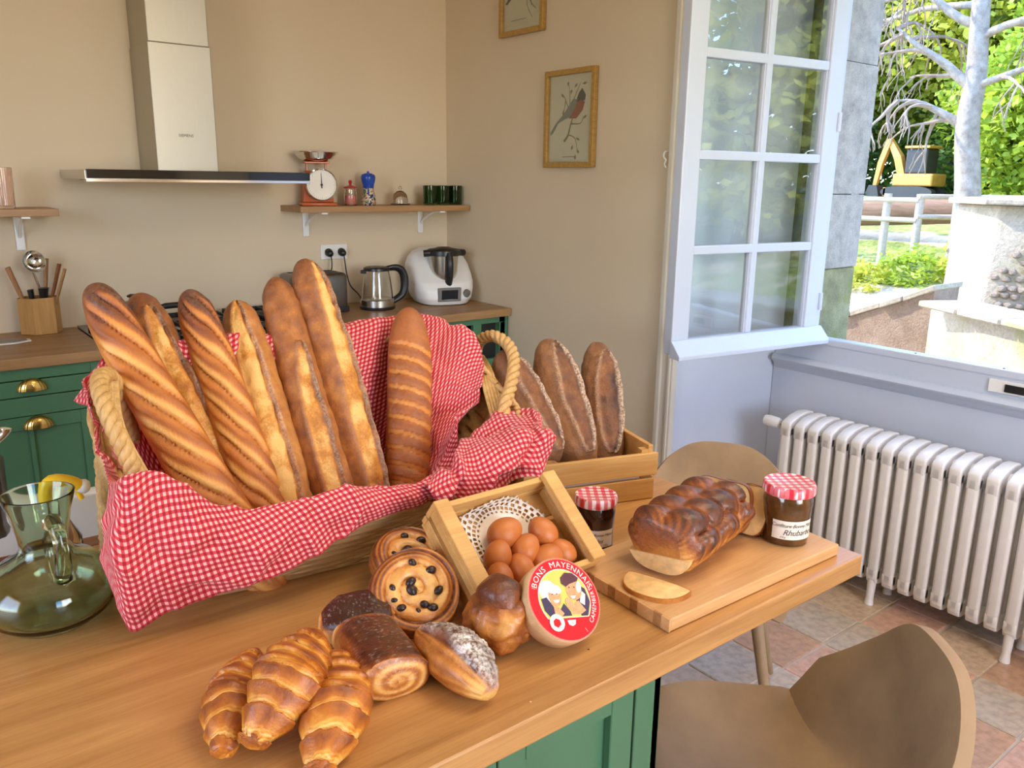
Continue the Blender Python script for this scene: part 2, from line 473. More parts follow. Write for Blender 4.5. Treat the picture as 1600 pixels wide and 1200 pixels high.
class MB:
    """collects polygons; build() links them as ONE mesh object"""

    def __init__(s):
        s.v, s.f, s.mi, s.uv = [], [], [], {}
        s.cur = 0

    def add(s, vs, fs):
        b = len(s.v)
        s.v.extend([tuple(v) for v in vs])
        for f in fs:
            s.f.append(tuple(b + i for i in f))
            s.mi.append(s.cur)
        return s

    def box(s, x0, x1, y0, y1, z0, z1, mtx=None, taper=None):
        vs = [(x0, y0, z0), (x1, y0, z0), (x1, y1, z0), (x0, y1, z0), (x0, y0, z1), (x1, y0, z1), (x1, y1, z1), (x0, y1, z1)]
        if mtx is not None:
            vs = [mtx @ Vector(v) for v in vs]
        return s.add(vs, [(0, 3, 2, 1), (4, 5, 6, 7), (0, 1, 5, 4), (1, 2, 6, 5), (2, 3, 7, 6), (3, 0, 4, 7)])

    def prism(s, pts, z0, z1, mtx=None, tz=None):
        """extrude a 2-D outline (counter-clockwise) from z0 to z1"""
        n = len(pts)
        vs = [Vector((x, y, z0)) for x, y in pts] + [Vector((x, y, z1)) for x, y in pts]
        if mtx is not None:
            vs = [mtx @ v for v in vs]
        fs = [tuple(range(n))[::-1], tuple(range(n, 2 * n))]
        fs += [(i, (i + 1) % n, n + (i + 1) % n, n + i) for i in range(n)]
        return s.add(vs, fs)

    def tube(s, pts, r, n=10, cap=True, flat=1.0):
        pts = [Vector(p) for p in pts]
        m = len(pts)
        rr = r if isinstance(r, (list, tuple)) else [r] * m
        t0 = (pts[1] - pts[0]).normalized()
        u = t0.orthogonal().normalized()
        vs = []
        for i, p in enumerate(pts):
            t = (pts[min(i + 1, m - 1)] - pts[max(i - 1, 0)])
            if t.length < 1e-9:
                t = t0
            t = t.normalized()
            u = (u - t * u.dot(t)).normalized()
            w = t.cross(u)
            for k in range(n):
                a = 2 * PI * k / n
                vs.append(p + (u * math.cos(a) + w * math.sin(a) * flat) * rr[i])
        fs = []
        for i in range(m - 1):
            for k in range(n):
                k2 = (k + 1) % n
                fs.append((i * n + k, i * n + k2, (i + 1) * n + k2, (i + 1) * n + k))
        if cap:
            fs.append(tuple(range(n))[::-1])
            fs.append(tuple(range((m - 1) * n, m * n)))
        return s.add(vs, fs)

    def lathe(s, prof, n=32, c=(0, 0, 0), mtx=None, close=True):
        """revolve (r, z) pairs about z; r=0 ends close to a point"""
        vs, rows = [], []
        for r, z in prof:
            if r < 1e-6:
                rows.append([len(vs)])
                vs.append(Vector((c[0], c[1], c[2] + z)))
            else:
                rows.append(list(range(len(vs), len(vs) + n)))
                for k in range(n):
                    a = 2 * PI * k / n
                    vs.append(Vector((c[0] + r * math.cos(a), c[1] + r * math.sin(a), c[2] + z)))
        fs = []
        for a, b in zip(rows, rows[1:]):
            if len(a) == 1 and len(b) == 1:
                continue
            for k in range(n):
                k2 = (k + 1) % n
                if len(a) == 1:
                    fs.append((a[0], b[k2], b[k]))
                elif len(b) == 1:
                    fs.append((a[k], a[k2], b[0]))
                else:
                    fs.append((a[k], a[k2], b[k2], b[k]))
        if mtx is not None:
            vs = [mtx @ v for v in vs]
        return s.add(vs, fs)

    def grid(s, fn, nu, nv, wrap_u=False):
        b = len(s.v)
        cu = nu if wrap_u else nu + 1
        for j in range(nv + 1):
            for i in range(cu):
                s.v.append(tuple(fn(i / nu, j / nv)))
        for j in range(nv):
            for i in range(nu):
                i2 = (i + 1) % cu
                s.f.append((b + j * cu + i, b + j * cu + i2, b + (j + 1) * cu + i2, b + (j + 1) * cu + i))
                s.mi.append(s.cur)
        return s

    def build(s, name, mats, parent=None, bevel=0.0, smooth=None, loc=None, rot=None, seg=2):
        me = bpy.data.meshes.new(name)
        me.from_pydata(s.v, [], s.f)
        mats = mats if isinstance(mats, (list, tuple)) else [mats]
        for m in mats:
            me.materials.append(m)
        if any(s.mi):
            me.polygons.foreach_set('material_index', s.mi)
        bm = bmesh.new()
        bm.from_mesh(me)
        bmesh.ops.recalc_face_normals(bm, faces=bm.faces)
        if bevel:
            es = [e for e in bm.edges if len(e.link_faces) == 2 and e.calc_face_angle(0) > 0.6]
            bmesh.ops.bevel(bm, geom=es, offset=bevel, segments=seg, profile=0.5, affect='EDGES', clamp_overlap=True)
        bm.to_mesh(me)
        bm.free()
        if smooth is not None:
            me.shade_smooth()
            me.set_sharp_from_angle(angle=R(smooth))
        o = bpy.data.objects.new(name, me)
        COL.objects.link(o)
        if parent is not None:
            o.parent = parent
        if loc is not None:
            o.location = loc
        if rot is not None:
            o.rotation_euler = rot
        return o


def tag(o, label=None, cat=None, group=None, kind=None):
    for k, v in (('label', label), ('category', cat), ('group', group), ('kind', kind)):
        if v:
            o[k] = v
    return o


def thing(name, label, cat, loc=(0, 0, 0), rotz=0.0, group=None, mtx=None):
    o = bpy.data.objects.new(name, None)
    COL.objects.link(o)
    if mtx is not None:
        o.matrix_world = mtx
    else:
        o.location = loc
        o.rotation_euler = (0, 0, rotz)
    return tag(o, label, cat, group)


def struct(o):
    o['kind'] = 'structure'
    return o


def kids(o):
    return [c for c in list(bpy.data.objects) if c.parent == o]


def copy_tree(o, parent=None):
    c = o.copy()
    COL.objects.link(c)
    c.parent = parent
    for ch in kids(o):
        copy_tree(ch, c)
    return c


def frame(origin, z, front):
    """matrix whose z axis is z and whose -y axis looks towards front"""
    z = Vector(z).normalized()
    y = -Vector(front)
    y = (y - z * y.dot(z)).normalized()
    x = y.cross(z)
    o = Vector(origin)
    return Matrix(((x.x, y.x, z.x, o.x), (x.y, y.y, z.y, o.y), (x.z, y.z, z.z, o.z), (0, 0, 0, 1)))


def smooth01(a, b, x):
    t = max(0.0, min(1.0, (x - a) / (b - a)))
    return t * t * (3 - 2 * t)


def crom(ps, t):
    """Catmull-Rom through ps, t in 0..1"""
    n = len(ps) - 1
    x = t * n
    i = min(int(x), n - 1)
    f = x - i
    p0, p1, p2, p3 = (Vector(ps[max(i - 1, 0)]), Vector(ps[i]), Vector(ps[i + 1]), Vector(ps[min(i + 2, n)]))
    return 0.5 * ((2 * p1) + (p2 - p0) * f + (2 * p0 - 5 * p1 + 4 * p2 - p3) * f * f + (3 * p1 - p0 - 3 * p2 + p3) * f ** 3)


def curve(ps, n):
    return [crom(ps, k / n) for k in range(n + 1)]


def text_polys(body, size, shear=0.0, spacing=1.0):
    """filled letter outlines as flat polygons (vertices, faces), centred on x"""
    cu = bpy.data.curves.new('lettering', 'FONT')
    cu.body = body
    cu.size = size
    cu.shear = shear
    cu.space_character = spacing
    cu.align_x = 'CENTER'
    cu.resolution_u = 2
    ob = bpy.data.objects.new('lettering', cu)
    COL.objects.link(ob)
    dg = bpy.context.evaluated_depsgraph_get()
    me = ob.evaluated_get(dg).to_mesh()
    vs = [tuple(v.co) for v in me.vertices]
    fs = [tuple(p.vertices) for p in me.polygons]
    ob.evaluated_get(dg).to_mesh_clear()
    bpy.data.objects.remove(ob)
    bpy.data.curves.remove(cu)
    return vs, fs


def add_attr(o, name, vals):
    a = o.data.attributes.new(name, 'FLOAT', 'POINT')
    a.data.foreach_set('value', vals)


def crust_tube(name, L, prof, disp, mat, mtx=None, parent=None, nl=150, na=52, flat=0.9, bend=(0, 0), sag=0.0):
    """bread body along local z (0..L): prof(t)->radius, disp(t,a,z)->(dr, bake, flour); a=0 is the front (-y)"""
    vs, bk, fl = [], [], []
    for i in range(nl + 1):
        t = i / nl
        te = 0.5 - 0.5 * math.cos(PI * t)
        t = 0.55 * te + 0.45 * t
        z = t * L
        cx = bend[0] * math.sin(PI * t)
        cy = bend[1] * math.sin(PI * t)
        r = prof(t)
        for k in range(na):
            a = -PI + 2 * PI * k / na
            d, b, f = disp(t, a, z)
            rr = max(r + d * min(1, r / 0.012), 0.0004)
            vs.append((cx + rr * math.sin(a), cy - rr * math.cos(a) * flat, z))
            bk.append(b)
            fl.append(f)
    mb = MB()
    fs = []
    for i in range(nl):
        for k in range(na):
            k2 = (k + 1) % na
            fs.append((i * na + k, i * na + k2, (i + 1) * na + k2, (i + 1) * na + k))
    fs.append(tuple(range(na))[::-1])
    fs.append(tuple(range(nl * na, nl * na + na)))
    mb.add(vs, fs)
    o = mb.build(name, mat, parent, smooth=70)
    add_attr(o, 'bake', bk)
    add_attr(o, 'flour', fl)
    if mtx is not None:
        o.matrix_world = mtx
    return o


def nz(x, y, z, s=1.0):
    return noise.noise(Vector((x * s, y * s, z * s)))

# ------------------------------------------------------------------ room shell
XR, YB = 2.61, 3.95           # right wall face, back wall face
H = 2.95
FL = -2.3                     # wall behind the photographer
LW = -2.2                     # left wall

struct(MB().box(LW, XR + 0.15, YB, YB + 0.2, 0, H).build('wall_back', M['wall']))
struct(MB().box(XR, 3.42, 2.265, YB, 0, H).build('wall_right', M['wall']))
mb = MB().box(XR, 3.42, FL, -0.02, 0, H)
struct(mb.build('wall_right_near', M['wall']))
struct(MB().box(XR + 0.10, 3.42, -0.02, 2.265, 2.62, H).build('wall_right_lintel', M['skylit_white_paint']))
# left wall with a glazed opening, front wall with a window opening
mb = MB()
mb.box(LW - 0.2, LW, FL, -0.2, 0, H).box(LW - 0.2, LW, 1.4, YB, 0, H).box(LW - 0.2, LW, -0.2, 1.4, 2.6, H).box(LW - 0.2, LW, -0.2, 1.4, 0, 0.9)
struct(mb.build('wall_left', M['wall']))
mb = MB()
mb.box(LW, 0.1, FL - 0.2, FL, 0, H).box(1.7, 3.42, FL - 0.2, FL, 0, H).box(0.1, 1.7, FL - 0.2, FL, 2.5, H).box(0.1, 1.7, FL - 0.2, FL, 0, 0.8)
struct(mb.build('wall_front', M['wall']))
struct(MB().box(LW - 0.2, 3.42, FL - 0.2, YB + 0.2, H, H + 0.2).build('ceiling', M['ceiling']))
# the storey above the room: shades the ground close to the house
struct(MB().box(2.7, 3.42, FL - 0.2, 9.0, H + 0.2, 5.4).box(2.9, 3.42, YB, 9.0, -0.6, H + 0.2).build('wall_outside', M['rubble']))

# window recess: splayed white sides, apron panel, sill mouldings
mb = MB()
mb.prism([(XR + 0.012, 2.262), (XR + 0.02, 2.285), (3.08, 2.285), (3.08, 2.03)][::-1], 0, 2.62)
struct(mb.build('wall_right_reveal', M['skylit_white_paint']))
mb = MB()
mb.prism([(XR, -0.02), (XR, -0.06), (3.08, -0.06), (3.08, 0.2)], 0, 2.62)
struct(mb.build('wall_right_reveal_near', M['skylit_white_paint']))
struct(MB().box(3.05, 3.14, 0.2, 2.04, 0, 0.80).build('wall_right_apron', M['skylit_white_paint']))

w1 = struct(MB().box(3.05, 3.12, 0.14, 2.04, 0.80, 0.917).build('window_1', M['skylit_white_paint'], bevel=0.004))
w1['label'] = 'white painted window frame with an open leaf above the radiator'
MB().box(3.045, 3.10, 0.14, 2.04, 0.906, 0.936).build('window_sill_rail', M['skylit_white_paint'], w1, bevel=0.006)
MB().box(3.10, 3.15, 0.14, 2.04, 0.86, 0.912).build('window_drip_rail', M['skylit_white_paint'], w1, bevel=0.006)
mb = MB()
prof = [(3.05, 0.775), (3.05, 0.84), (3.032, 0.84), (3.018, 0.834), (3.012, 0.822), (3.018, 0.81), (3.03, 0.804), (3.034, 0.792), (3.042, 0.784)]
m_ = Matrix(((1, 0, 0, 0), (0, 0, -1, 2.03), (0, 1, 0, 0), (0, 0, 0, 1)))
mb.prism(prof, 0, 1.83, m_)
o = mb.build('sill_moulding', M['skylit_white_paint'], w1, smooth=50)
MB().box(3.05, 3.12, 1.885, 1.97, 0.93, 2.62).build('window_jamb', M['skylit_white_paint'], w1, bevel=0.006)
MB().box(3.05, 3.12, 0.14, 0.25, 0.93, 2.62).build('window_jamb', M['skylit_white_paint'], w1, bevel=0.006)
MB().box(3.05, 3.12, 0.14, 1.97, 2.56, 2.64).build('window_head', M['skylit_white_paint'], w1, bevel=0.006)
# strike plate in the rail
mb = MB().box(3.041, 3.05, 1.02, 1.165, 0.852, 0.897)
o = mb.build('strike_plate', M['white_plastic'], w1, bevel=0.002)
o['label'] = 'white latch plate with a black slot'
MB().box(3.036, 3.0415, 1.03, 1.11, 0.86, 0.887).build('strike_slot', M['black'], o)
for y in (1.13, 1.44):
    MB().lathe([(0, 0), (0.004, 0), (0.004, 0.003), (0, 0.003)], 10).build('screw_head', M['dark_steel'], w1, loc=(3.06, y, 0.9355))

# cream casing along the edge of the recess
mb = MB()
mb.box(XR - 0.018, XR + 0.012, 2.215, 2.30, 0, 2.7)
mb.box(XR - 0.028, XR - 0.016, 2.275, 2.30, 0, 2.7)
mb.box(XR - 0.026, XR - 0.016, 2.225, 2.24, 0, 2.7)
o = struct(mb.build('trim_1', M['trim_paint'], bevel=0.004))
struct(MB().box(XR - 0.012, XR, 2.30, 3.33, 0, 0.1).build('baseboard_right', M['trim_paint'], bevel=0.004))

# the open leaf: plane from the hinge at (3.05, 1.87) to the free edge at (2.29, 1.98)
la = math.atan2(1.98 - 1.87, 2.29 - 3.05)
leaf = thing('window_2', None, None, (3.05, 1.87, 0), la)
leaf['kind'] = 'structure'
leaf['label'] = 'open white casement leaf with small square panes, swung into the room'
W2 = 0.778


def lbox(n, x0, x1, z0, z1, d=0.022, par=leaf, bev=0.004, mat='skylit_white_paint'):
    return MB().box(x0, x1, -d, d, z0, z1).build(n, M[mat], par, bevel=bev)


lbox('stile', 0.0, 0.080, 0.93, 2.60)
lbox('stile', W2 - 0.080, W2, 0.93, 2.60)
lbox('bottom_rail', 0.08, W2 - 0.08, 0.93, 0.985)
lbox('top_rail', 0.08, W2 - 0.08, 2.52, 2.60)
rows = [0.985, 1.31, 1.645, 1.985, 2.25, 2.52]
lbox('glazing_bar', 0.378, 0.406, 0.985, 2.52, 0.018)
for z in rows[1:-1]:
    lbox('glazing_bar', 0.08, W2 - 0.08, z - 0.0165, z + 0.0165, 0.0182)
for a, b in ((0.08, 0.378), (0.406, W2 - 0.08)):
    for z0, z1 in zip(rows, rows[1:]):
        z0 += 0.0 if z0 == rows[0] else 0.0165
        z1 -= 0.0 if z1 == rows[-1] else 0.0165
        p = MB().box(a, b, -0.0015, 0.0015, z0, z1).build('pane', M['pane'], leaf)
        for q in ((a, a + 0.006, z0, z1), (b - 0.006, b, z0, z1)):   # putty beads at the pane's sides
            MB().box(q[0], q[1], -0.012, 0.012, q[2], q[3]).build('putty_bead', M['skylit_white_paint'], p)
# weatherboard: sloping board on the leaf's outer face (towards the room now)
mb = MB()
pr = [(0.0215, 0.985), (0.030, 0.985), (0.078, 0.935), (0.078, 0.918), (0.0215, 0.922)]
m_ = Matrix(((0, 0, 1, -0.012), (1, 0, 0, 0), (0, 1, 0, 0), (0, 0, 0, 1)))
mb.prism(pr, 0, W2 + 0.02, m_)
mb.build('weatherboard', M['skylit_white_paint'], leaf, bevel=0.003)
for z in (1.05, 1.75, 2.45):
    MB().tube([(0.004, 0.026, z), (0.004, 0.026, z + 0.07)], 0.008, 10).build('hinge', M['skylit_white_paint'], leaf)
# small curtain hook on the wall beside the leaf
mb = MB().tube(curve([(2.606, 2.32, 1.665), (2.585, 2.32, 1.668), (2.575, 2.318, 1.65), (2.588, 2.316, 1.635), (2.578, 2.314, 1.62), (2.586, 2.312, 1.606)], 18), 0.0032, 8)
tag(mb.build('wall_hook', M['white_plastic'], smooth=60), 'small white curtain hook on the wall by the open window leaf', 'hook')

# ------------------------------------------------------------------ floor of terracotta tiles
fl = struct(MB().box(LW, 3.42, FL, YB, -0.05, -0.0025).build('floor', M['grout']))
tw, td = 0.239, 0.2075
tmesh = []
rt = random.Random(3)
for k in range(8):
    mb = MB()
    j = [rt.uniform(-0.003, 0.003) for _ in range(8)]
    mb.prism([(0.004 + j[0], 0.004 + j[1]), (tw - 0.004 + j[2], 0.004 + j[3]), (tw - 0.004 + j[4], td - 0.004 + j[5]), (0.004 + j[6], td - 0.004 + j[7])], -0.006, 0.0 + 0.0006 * k)
    t = mb.build('floor_tile', TILES[k % 4], fl, bevel=0.003, seg=1)
    tmesh.append(t)
first = list(tmesh)
for i in range(-7, 4):
    for j in range(-7, 12):
        x, y = 2.4275 + (i - 0) * tw, 1.3225 + (j - 4) * td
        if x > 3.05 or y < -0.4 or (x < 0.75 and y > 0.55):
            continue
        src = rt.choice(tmesh)
        if first:
            o = first.pop()
        else:
            o = src.copy()
            COL.objects.link(o)
        o.location = (x, y, 0)

# ------------------------------------------------------------------ cast iron radiator
NS = 18
rad = thing('radiator', 'white cast iron column radiator standing under the window', 'radiator', (2.81, 1.80, 0))
mb = MB()
# side outline in (x, z): three columns joined by sloping headers
for x0 in (0.0, 0.066, 0.132):
    zt = 0.60 + 0.10 * x0
    mb.prism([(x0, -0.014), (x0 + 0.007, -0.0205), (x0 + 0.032, -0.0205), (x0 + 0.039, -0.014), (x0 + 0.039, 0.014), (x0 + 0.032, 0.0205), (x0 + 0.007, 0.0205), (x0, 0.014)], 0.105, zt)
m_ = Matrix(((1, 0, 0, 0), (0, 0, -1, 0.0205), (0, 1, 0, 0), (0, 0, 0, 1)))
top = [(0.0, 0.56), (0.0, 0.612), (0.008, 0.622), (0.05, 0.640), (0.11, 0.650), (0.16, 0.645), (0.171, 0.63), (0.171, 0.575), (0.125, 0.566), (0.10, 0.572), (0.06, 0.556), (0.035, 0.566)]
mb.prism(top[::-1], 0, 0.041, m_)
bot = [(0.0, 0.12), (0.01, 0.092), (0.03, 0.085), (0.14, 0.085), (0.162, 0.092), (0.171, 0.12), (0.171, 0.15), (0.12, 0.14), (0.05, 0.14), (0.0, 0.15)]
mb.prism(bot, 0, 0.041, m_)
mb.tube([(0.086, -0.033, 0.60), (0.086, 0.033, 0.60)], 0.024, 12)
mb.tube([(0.086, -0.033, 0.115), (0.086, 0.033, 0.115)], 0.024, 12)
sec = mb.build('radiator_section', M['radiator'], rad, bevel=0.006, smooth=50)
mb = MB()
for x in (0.004,):
    mb.tube([(x + 0.015, 0, 0.105), (x + 0.012, 0, 0.03), (x + 0.008, 0, 0.0)], [0.017, 0.014, 0.018], 10)
foot = mb.build('radiator_foot', M['radiator'], rad, smooth=50)
for i in range(NS):
    o = sec if i == 0 else sec.copy()
    if i:
        COL.objects.link(o)
    o.location = (0, -0.0603 * i, 0)
for n_, (i, fx) in enumerate(((0, 0), (7, 0), (15, 0), (0, 0.136), (7, 0.136), (15, 0.136))):
    f = foot if n_ == 0 else foot.copy()
    if n_:
        COL.objects.link(f)
    f.location = (fx, -0.0603 * i, 0)
v = MB().tube([(0.03, 0.02, 0.60), (0.03, 0.045, 0.60)], 0.012, 12).build('valve_body', M['chrome'], rad, smooth=40)
mb = MB().lathe([(0, 0), (0.016, 0), (0.021, 0.008), (0.0225, 0.03), (0.0235, 0.055), (0.021, 0.07), (0.012, 0.075), (0, 0.075)], 20, mtx=Matrix.Translation((0.03, 0.042, 0.60)) @ Matrix.Rotation(-PI / 2, 4, 'X'))
mb.build('thermostat_head', M['white_plastic'], rad, smooth=40)
MB().tube(curve([(0.03, 0.03, 0.59), (0.03, 0.03, 0.4), (0.03, 0.03, 0.1), (0.03, 0.03, 0.0)], 8), 0.009, 10).build('supply_pipe', M['radiator'], rad, smooth=40)

# housing for the added ceiling fill light above the island (out of frame)
cl_ = thing('ceiling_fill_lamp', 'rectangular fill lamp added on the ceiling above the island', 'lamp', (1.55, 0.45, 2.87))
MB().box(-0.68, 0.68, -0.48, 0.48, 0.02, 0.079).build('fill_lamp_housing', M['white_plastic'], cl_, bevel=0.01)

# ------------------------------------------------------------------ back wall: hood, shelves, counters
hood = thing('range_hood', 'stainless steel range hood with a black glass front and chimney on the back wall', 'range hood', (1.12, YB, 1.525))
hx0, hx1 = 0.675 - 1.12, 1.566 - 1.12
MB().box(hx0, hx1, -0.485, -0.001, 0.004, 0.040).build('canopy', M['steel_h'], hood, bevel=0.002)
MB().box(hx0 + 0.004, hx1, -0.50, -0.485, 0.008, 0.042).build('glass_front', M['black_glass'], hood, bevel=0.001)
MB().box(hx0, hx1, -0.502, -0.47, -0.004, 0.007).build('front_lip', M['chrome'], hood, bevel=0.001)
MB().box(0.995 - 1.12, 1.246 - 1.12, -0.28, -0.001, 0.04, 0.545).build('chimney_lower', M['steel'], hood, bevel=0.003)
MB().box(0.999 - 1.12, 1.242 - 1.12, -0.276, -0.001, 0.545, 1.42).build('chimney_upper', M['steel'], hood, bevel=0.003)
vs_, fs_ = text_polys('SIEMENS', 0.0165)
mb = MB().add([(x, -0.2812, z) for x, z, _ in vs_], fs_)
mb.build('brand_lettering', M['ink'], hood, loc=(-0.001, 0, 0.18))
for k in range(2):
    MB().box(hx0 + 0.06 + k * 0.40, hx0 + 0.42 + k * 0.40, -0.40, -0.08, 0.0, 0.004).build('grease_filter', M['dark_steel'], hood)


def bracket(par, x, depth, h):
    mb = MB()
    mb.box(x - 0.016, x + 0.016, -0.012, -0.001, -h, 0.0)
    mb.box(x - 0.016, x + 0.016, -depth, -0.001, -0.009, 0.0)
    mb.tube([(x, -0.006, -h + 0.05), (x, -depth * 0.35, -0.03), (x, -depth * 0.62, -0.006)], 0.006, 8)
    return mb.build('bracket', M['white_plastic'], par, bevel=0.002)


sh = thing('wall_shelf', 'oak wall shelf with white brackets holding the kitchen scale', 'shelf', (1.63, YB, 1.384))
MB().box(0, 0.972, -0.24, -0.001, 0, 0.029).build('shelf_board', M['oak_shelf'], sh, bevel=0.002)
bracket(sh, 0.125, 0.235, 0.125)
bracket(sh, 0.80, 0.235, 0.125)
sh2 = thing('wall_shelf', 'oak wall shelf at the left edge holding a pink tumbler', 'shelf', (-0.5, YB, 1.384))
MB().box(0, 1.116, -0.24, -0.001, 0, 0.029).build('shelf_board', M['oak_shelf'], sh2, bevel=0.002)
bracket(sh2, 1.0, 0.235, 0.145)
bracket(sh2, 0.2, 0.235, 0.145)

# kitchen scale
ks = thing('kitchen_scale', 'orange enamel kitchen scale with a round dial and steel bowl on the shelf', 'kitchen scale', (1.775, 3.835, 1.413), R(-16))
mb = MB().prism([(-0.085, -0.07), (0.085, -0.07), (0.085, 0.055), (-0.085, 0.055)], 0, 0.016)
mb.build('base_plate', M['orange_enamel'], ks, bevel=0.006, smooth=40)
mb = MB()
mb.add([(-0.075, -0.045, 0.016), (0.075, -0.045, 0.016), (0.075, 0.05, 0.016), (-0.075, 0.05, 0.016), (-0.055, -0.03, 0.165), (0.055, -0.03, 0.165), (0.055, 0.045, 0.165), (-0.055, 0.045, 0.165)],
       [(0, 3, 2, 1), (4, 5, 6, 7), (0, 1, 5, 4), (1, 2, 6, 5), (2, 3, 7, 6), (3, 0, 4, 7)])
mb.build('housing', M['orange_enamel'], ks, bevel=0.008, smooth=40)
mt = Matrix.Translation((0.012, -0.052, 0.098)) @ Matrix.Rotation(PI / 2 - R(6), 4, 'X')
d = MB().lathe([(0, 0), (0.072, 0), (0.074, 0.02), (0.070, 0.0225), (0.067, 0.019), (0, 0.019)], 40, mtx=mt).build('dial', M['dial'], ks, smooth=35)
MB().lathe([(0.072, 0.0), (0.076, 0.003), (0.0765, 0.021), (0.072, 0.024), (0.069, 0.021)], 40, mtx=mt).build('dial_rim', M['chrome'], d, smooth=35)
mb = MB()
for k in range(40):
    a = 2 * PI * k / 40
    r0 = 0.056 if k % 5 == 0 else 0.060
    p = [Vector((math.cos(a) * r0, math.sin(a) * r0, 0.0196)), Vector((math.cos(a) * 0.064, math.sin(a) * 0.064, 0.0196))]
    w = Vector((-math.sin(a), math.cos(a), 0)) * 0.0006
    mb.add([mt @ (p[0] - w), mt @ (p[0] + w), mt @ (p[1] + w), mt @ (p[1] - w)], [(0, 1, 2, 3)])
mb.build('dial_marks', M['grey_ink'], d)
mb = MB().add([mt @ Vector(q) for q in ((-0.003, -0.016, 0.021), (0.003, -0.016, 0.021), (0.001, 0.055, 0.021), (-0.001, 0.055, 0.021))], [(0, 1, 2, 3)])
mb.lathe([(0, 0.0195), (0.006, 0.0195), (0.006, 0.0225), (0, 0.0225)], 12, mtx=mt)
mb.build('pointer', M['ink'], d)
mb = MB()
for x in (-0.045, 0.045):
    mb.box(x - 0.004, x + 0.004, -0.012, 0.012, 0.165, 0.205)
mb.box(-0.06, 0.06, -0.05, 0.05, 0.200, 0.208)
mb.build('tray_support', M['orange_enamel'], ks, bevel=0.002)
bowl = [(0, 0.209), (0.05, 0.209), (0.085, 0.224), (0.105, 0.25), (0.110, 0.252), (0.1105, 0.255), (0.104, 0.254), (0.083, 0.229), (0.05, 0.214), (0, 0.213)]
MB().lathe(bowl, 40).build('weighing_bowl', M['chrome'], ks, smooth=40)

# spice jar, pepper mill, glass dome, green tumblers
j = thing('spice_jar', 'small glass spice jar with a red lid next to the scale', 'jar', (1.948, 3.82, 1.413))
MB().lathe([(0, 0), (0.030, 0), (0.033, 0.006), (0.033, 0.055), (0.028, 0.078), (0.030, 0.084), (0.027, 0.084), (0.025, 0.078), (0.030, 0.055), (0.030, 0.008), (0, 0.006)], 24).build('glass_body', M['glass'], j, smooth=40)
MB().lathe([(0, 0.007), (0.0285, 0.007), (0.0285, 0.048), (0, 0.048)], 20).build('contents', M['label_pink'], j, smooth=40)
MB().lathe([(0, 0.084), (0.034, 0.084), (0.035, 0.090), (0.020, 0.096), (0.006, 0.099), (0.007, 0.108), (0.010, 0.116), (0.006, 0.124), (0, 0.125)], 24).build('lid', M['red_lid'], j, smooth=40)
p = thing('pepper_mill', 'tall blue painted pepper mill standing beside the red lidded jar', 'pepper mill', (2.049, 3.82, 1.413))
m_, nt_, b_ = new_mat('painted_mill')
f_ = noise_n(nt_, coords(nt_), 55, 3)
nt_.links.new(ramp(nt_, f_, [(0.30, (0.01, 0.03, 0.20)), (0.44, (0.02, 0.02, 0.05)), (0.5, (0.72, 0.62, 0.5)), (0.56, (0.60, 0.28, 0.05)), (0.62, (0.04, 0.14, 0.12))]), b_.inputs['Base Color'])
b_.inputs['Roughness'].default_value = 0.25
MB().lathe([(0, 0), (0.033, 0), (0.036, 0.01), (0.034, 0.04), (0.028, 0.07), (0.027, 0.085)], 24).build('mill_body', m_, p, smooth=60)
MB().lathe([(0.027, 0.085), (0.028, 0.10), (0.034, 0.12), (0.037, 0.137), (0.034, 0.15), (0.018, 0.158), (0.006, 0.16), (0.005, 0.168), (0, 0.17)], 24).build('mill_head', M['blue'], p, smooth=60)
p = thing('glass_dome', 'tiny clear glass dome on a saucer in the middle of the shelf', 'dome', (2.228, 3.81, 1.413))
MB().lathe([(0, 0), (0.050, 0.003), (0.052, 0.008), (0.048, 0.007), (0, 0.004)], 28).build('saucer', M['glass'], p, smooth=50)
MB().lathe([(0.040, 0.008), (0.040, 0.03), (0.034, 0.055), (0.018, 0.07), (0.006, 0.074), (0.006, 0.080), (0.011, 0.088), (0.006, 0.096), (0, 0.097)], 28).build('dome_cover', M['glass'], p, smooth=50)
tl = ['leftmost', 'middle', 'rightmost']
for k in range(3):
    g = MB().lathe([(0, 0), (0.034, 0), (0.037, 0.005), (0.0385, 0.09), (0.0385, 0.099), (0.035, 0.101), (0.0335, 0.095), (0.033, 0.012), (0, 0.010)], 28).build('green_tumbler', M['tumbler'], smooth=40, loc=(2.405 + 0.081 * k, 3.80, 1.4135))
    tag(g, '%s of three dark green glass tumblers lined up at the end of the shelf' % tl[k], 'glass', 'green tumblers on the shelf')
g = MB().lathe([(0, 0), (0.034, 0), (0.037, 0.006), (0.040, 0.11), (0.041, 0.155), (0.0385, 0.156), (0.037, 0.11), (0.034, 0.012), (0, 0.010)], 28).build('pink_tumbler', M['pink_glass'], smooth=40, loc=(0.444, 3.80, 1.4135))
tag(g, 'pink ribbed glass tumbler on the left wall shelf', 'glass')

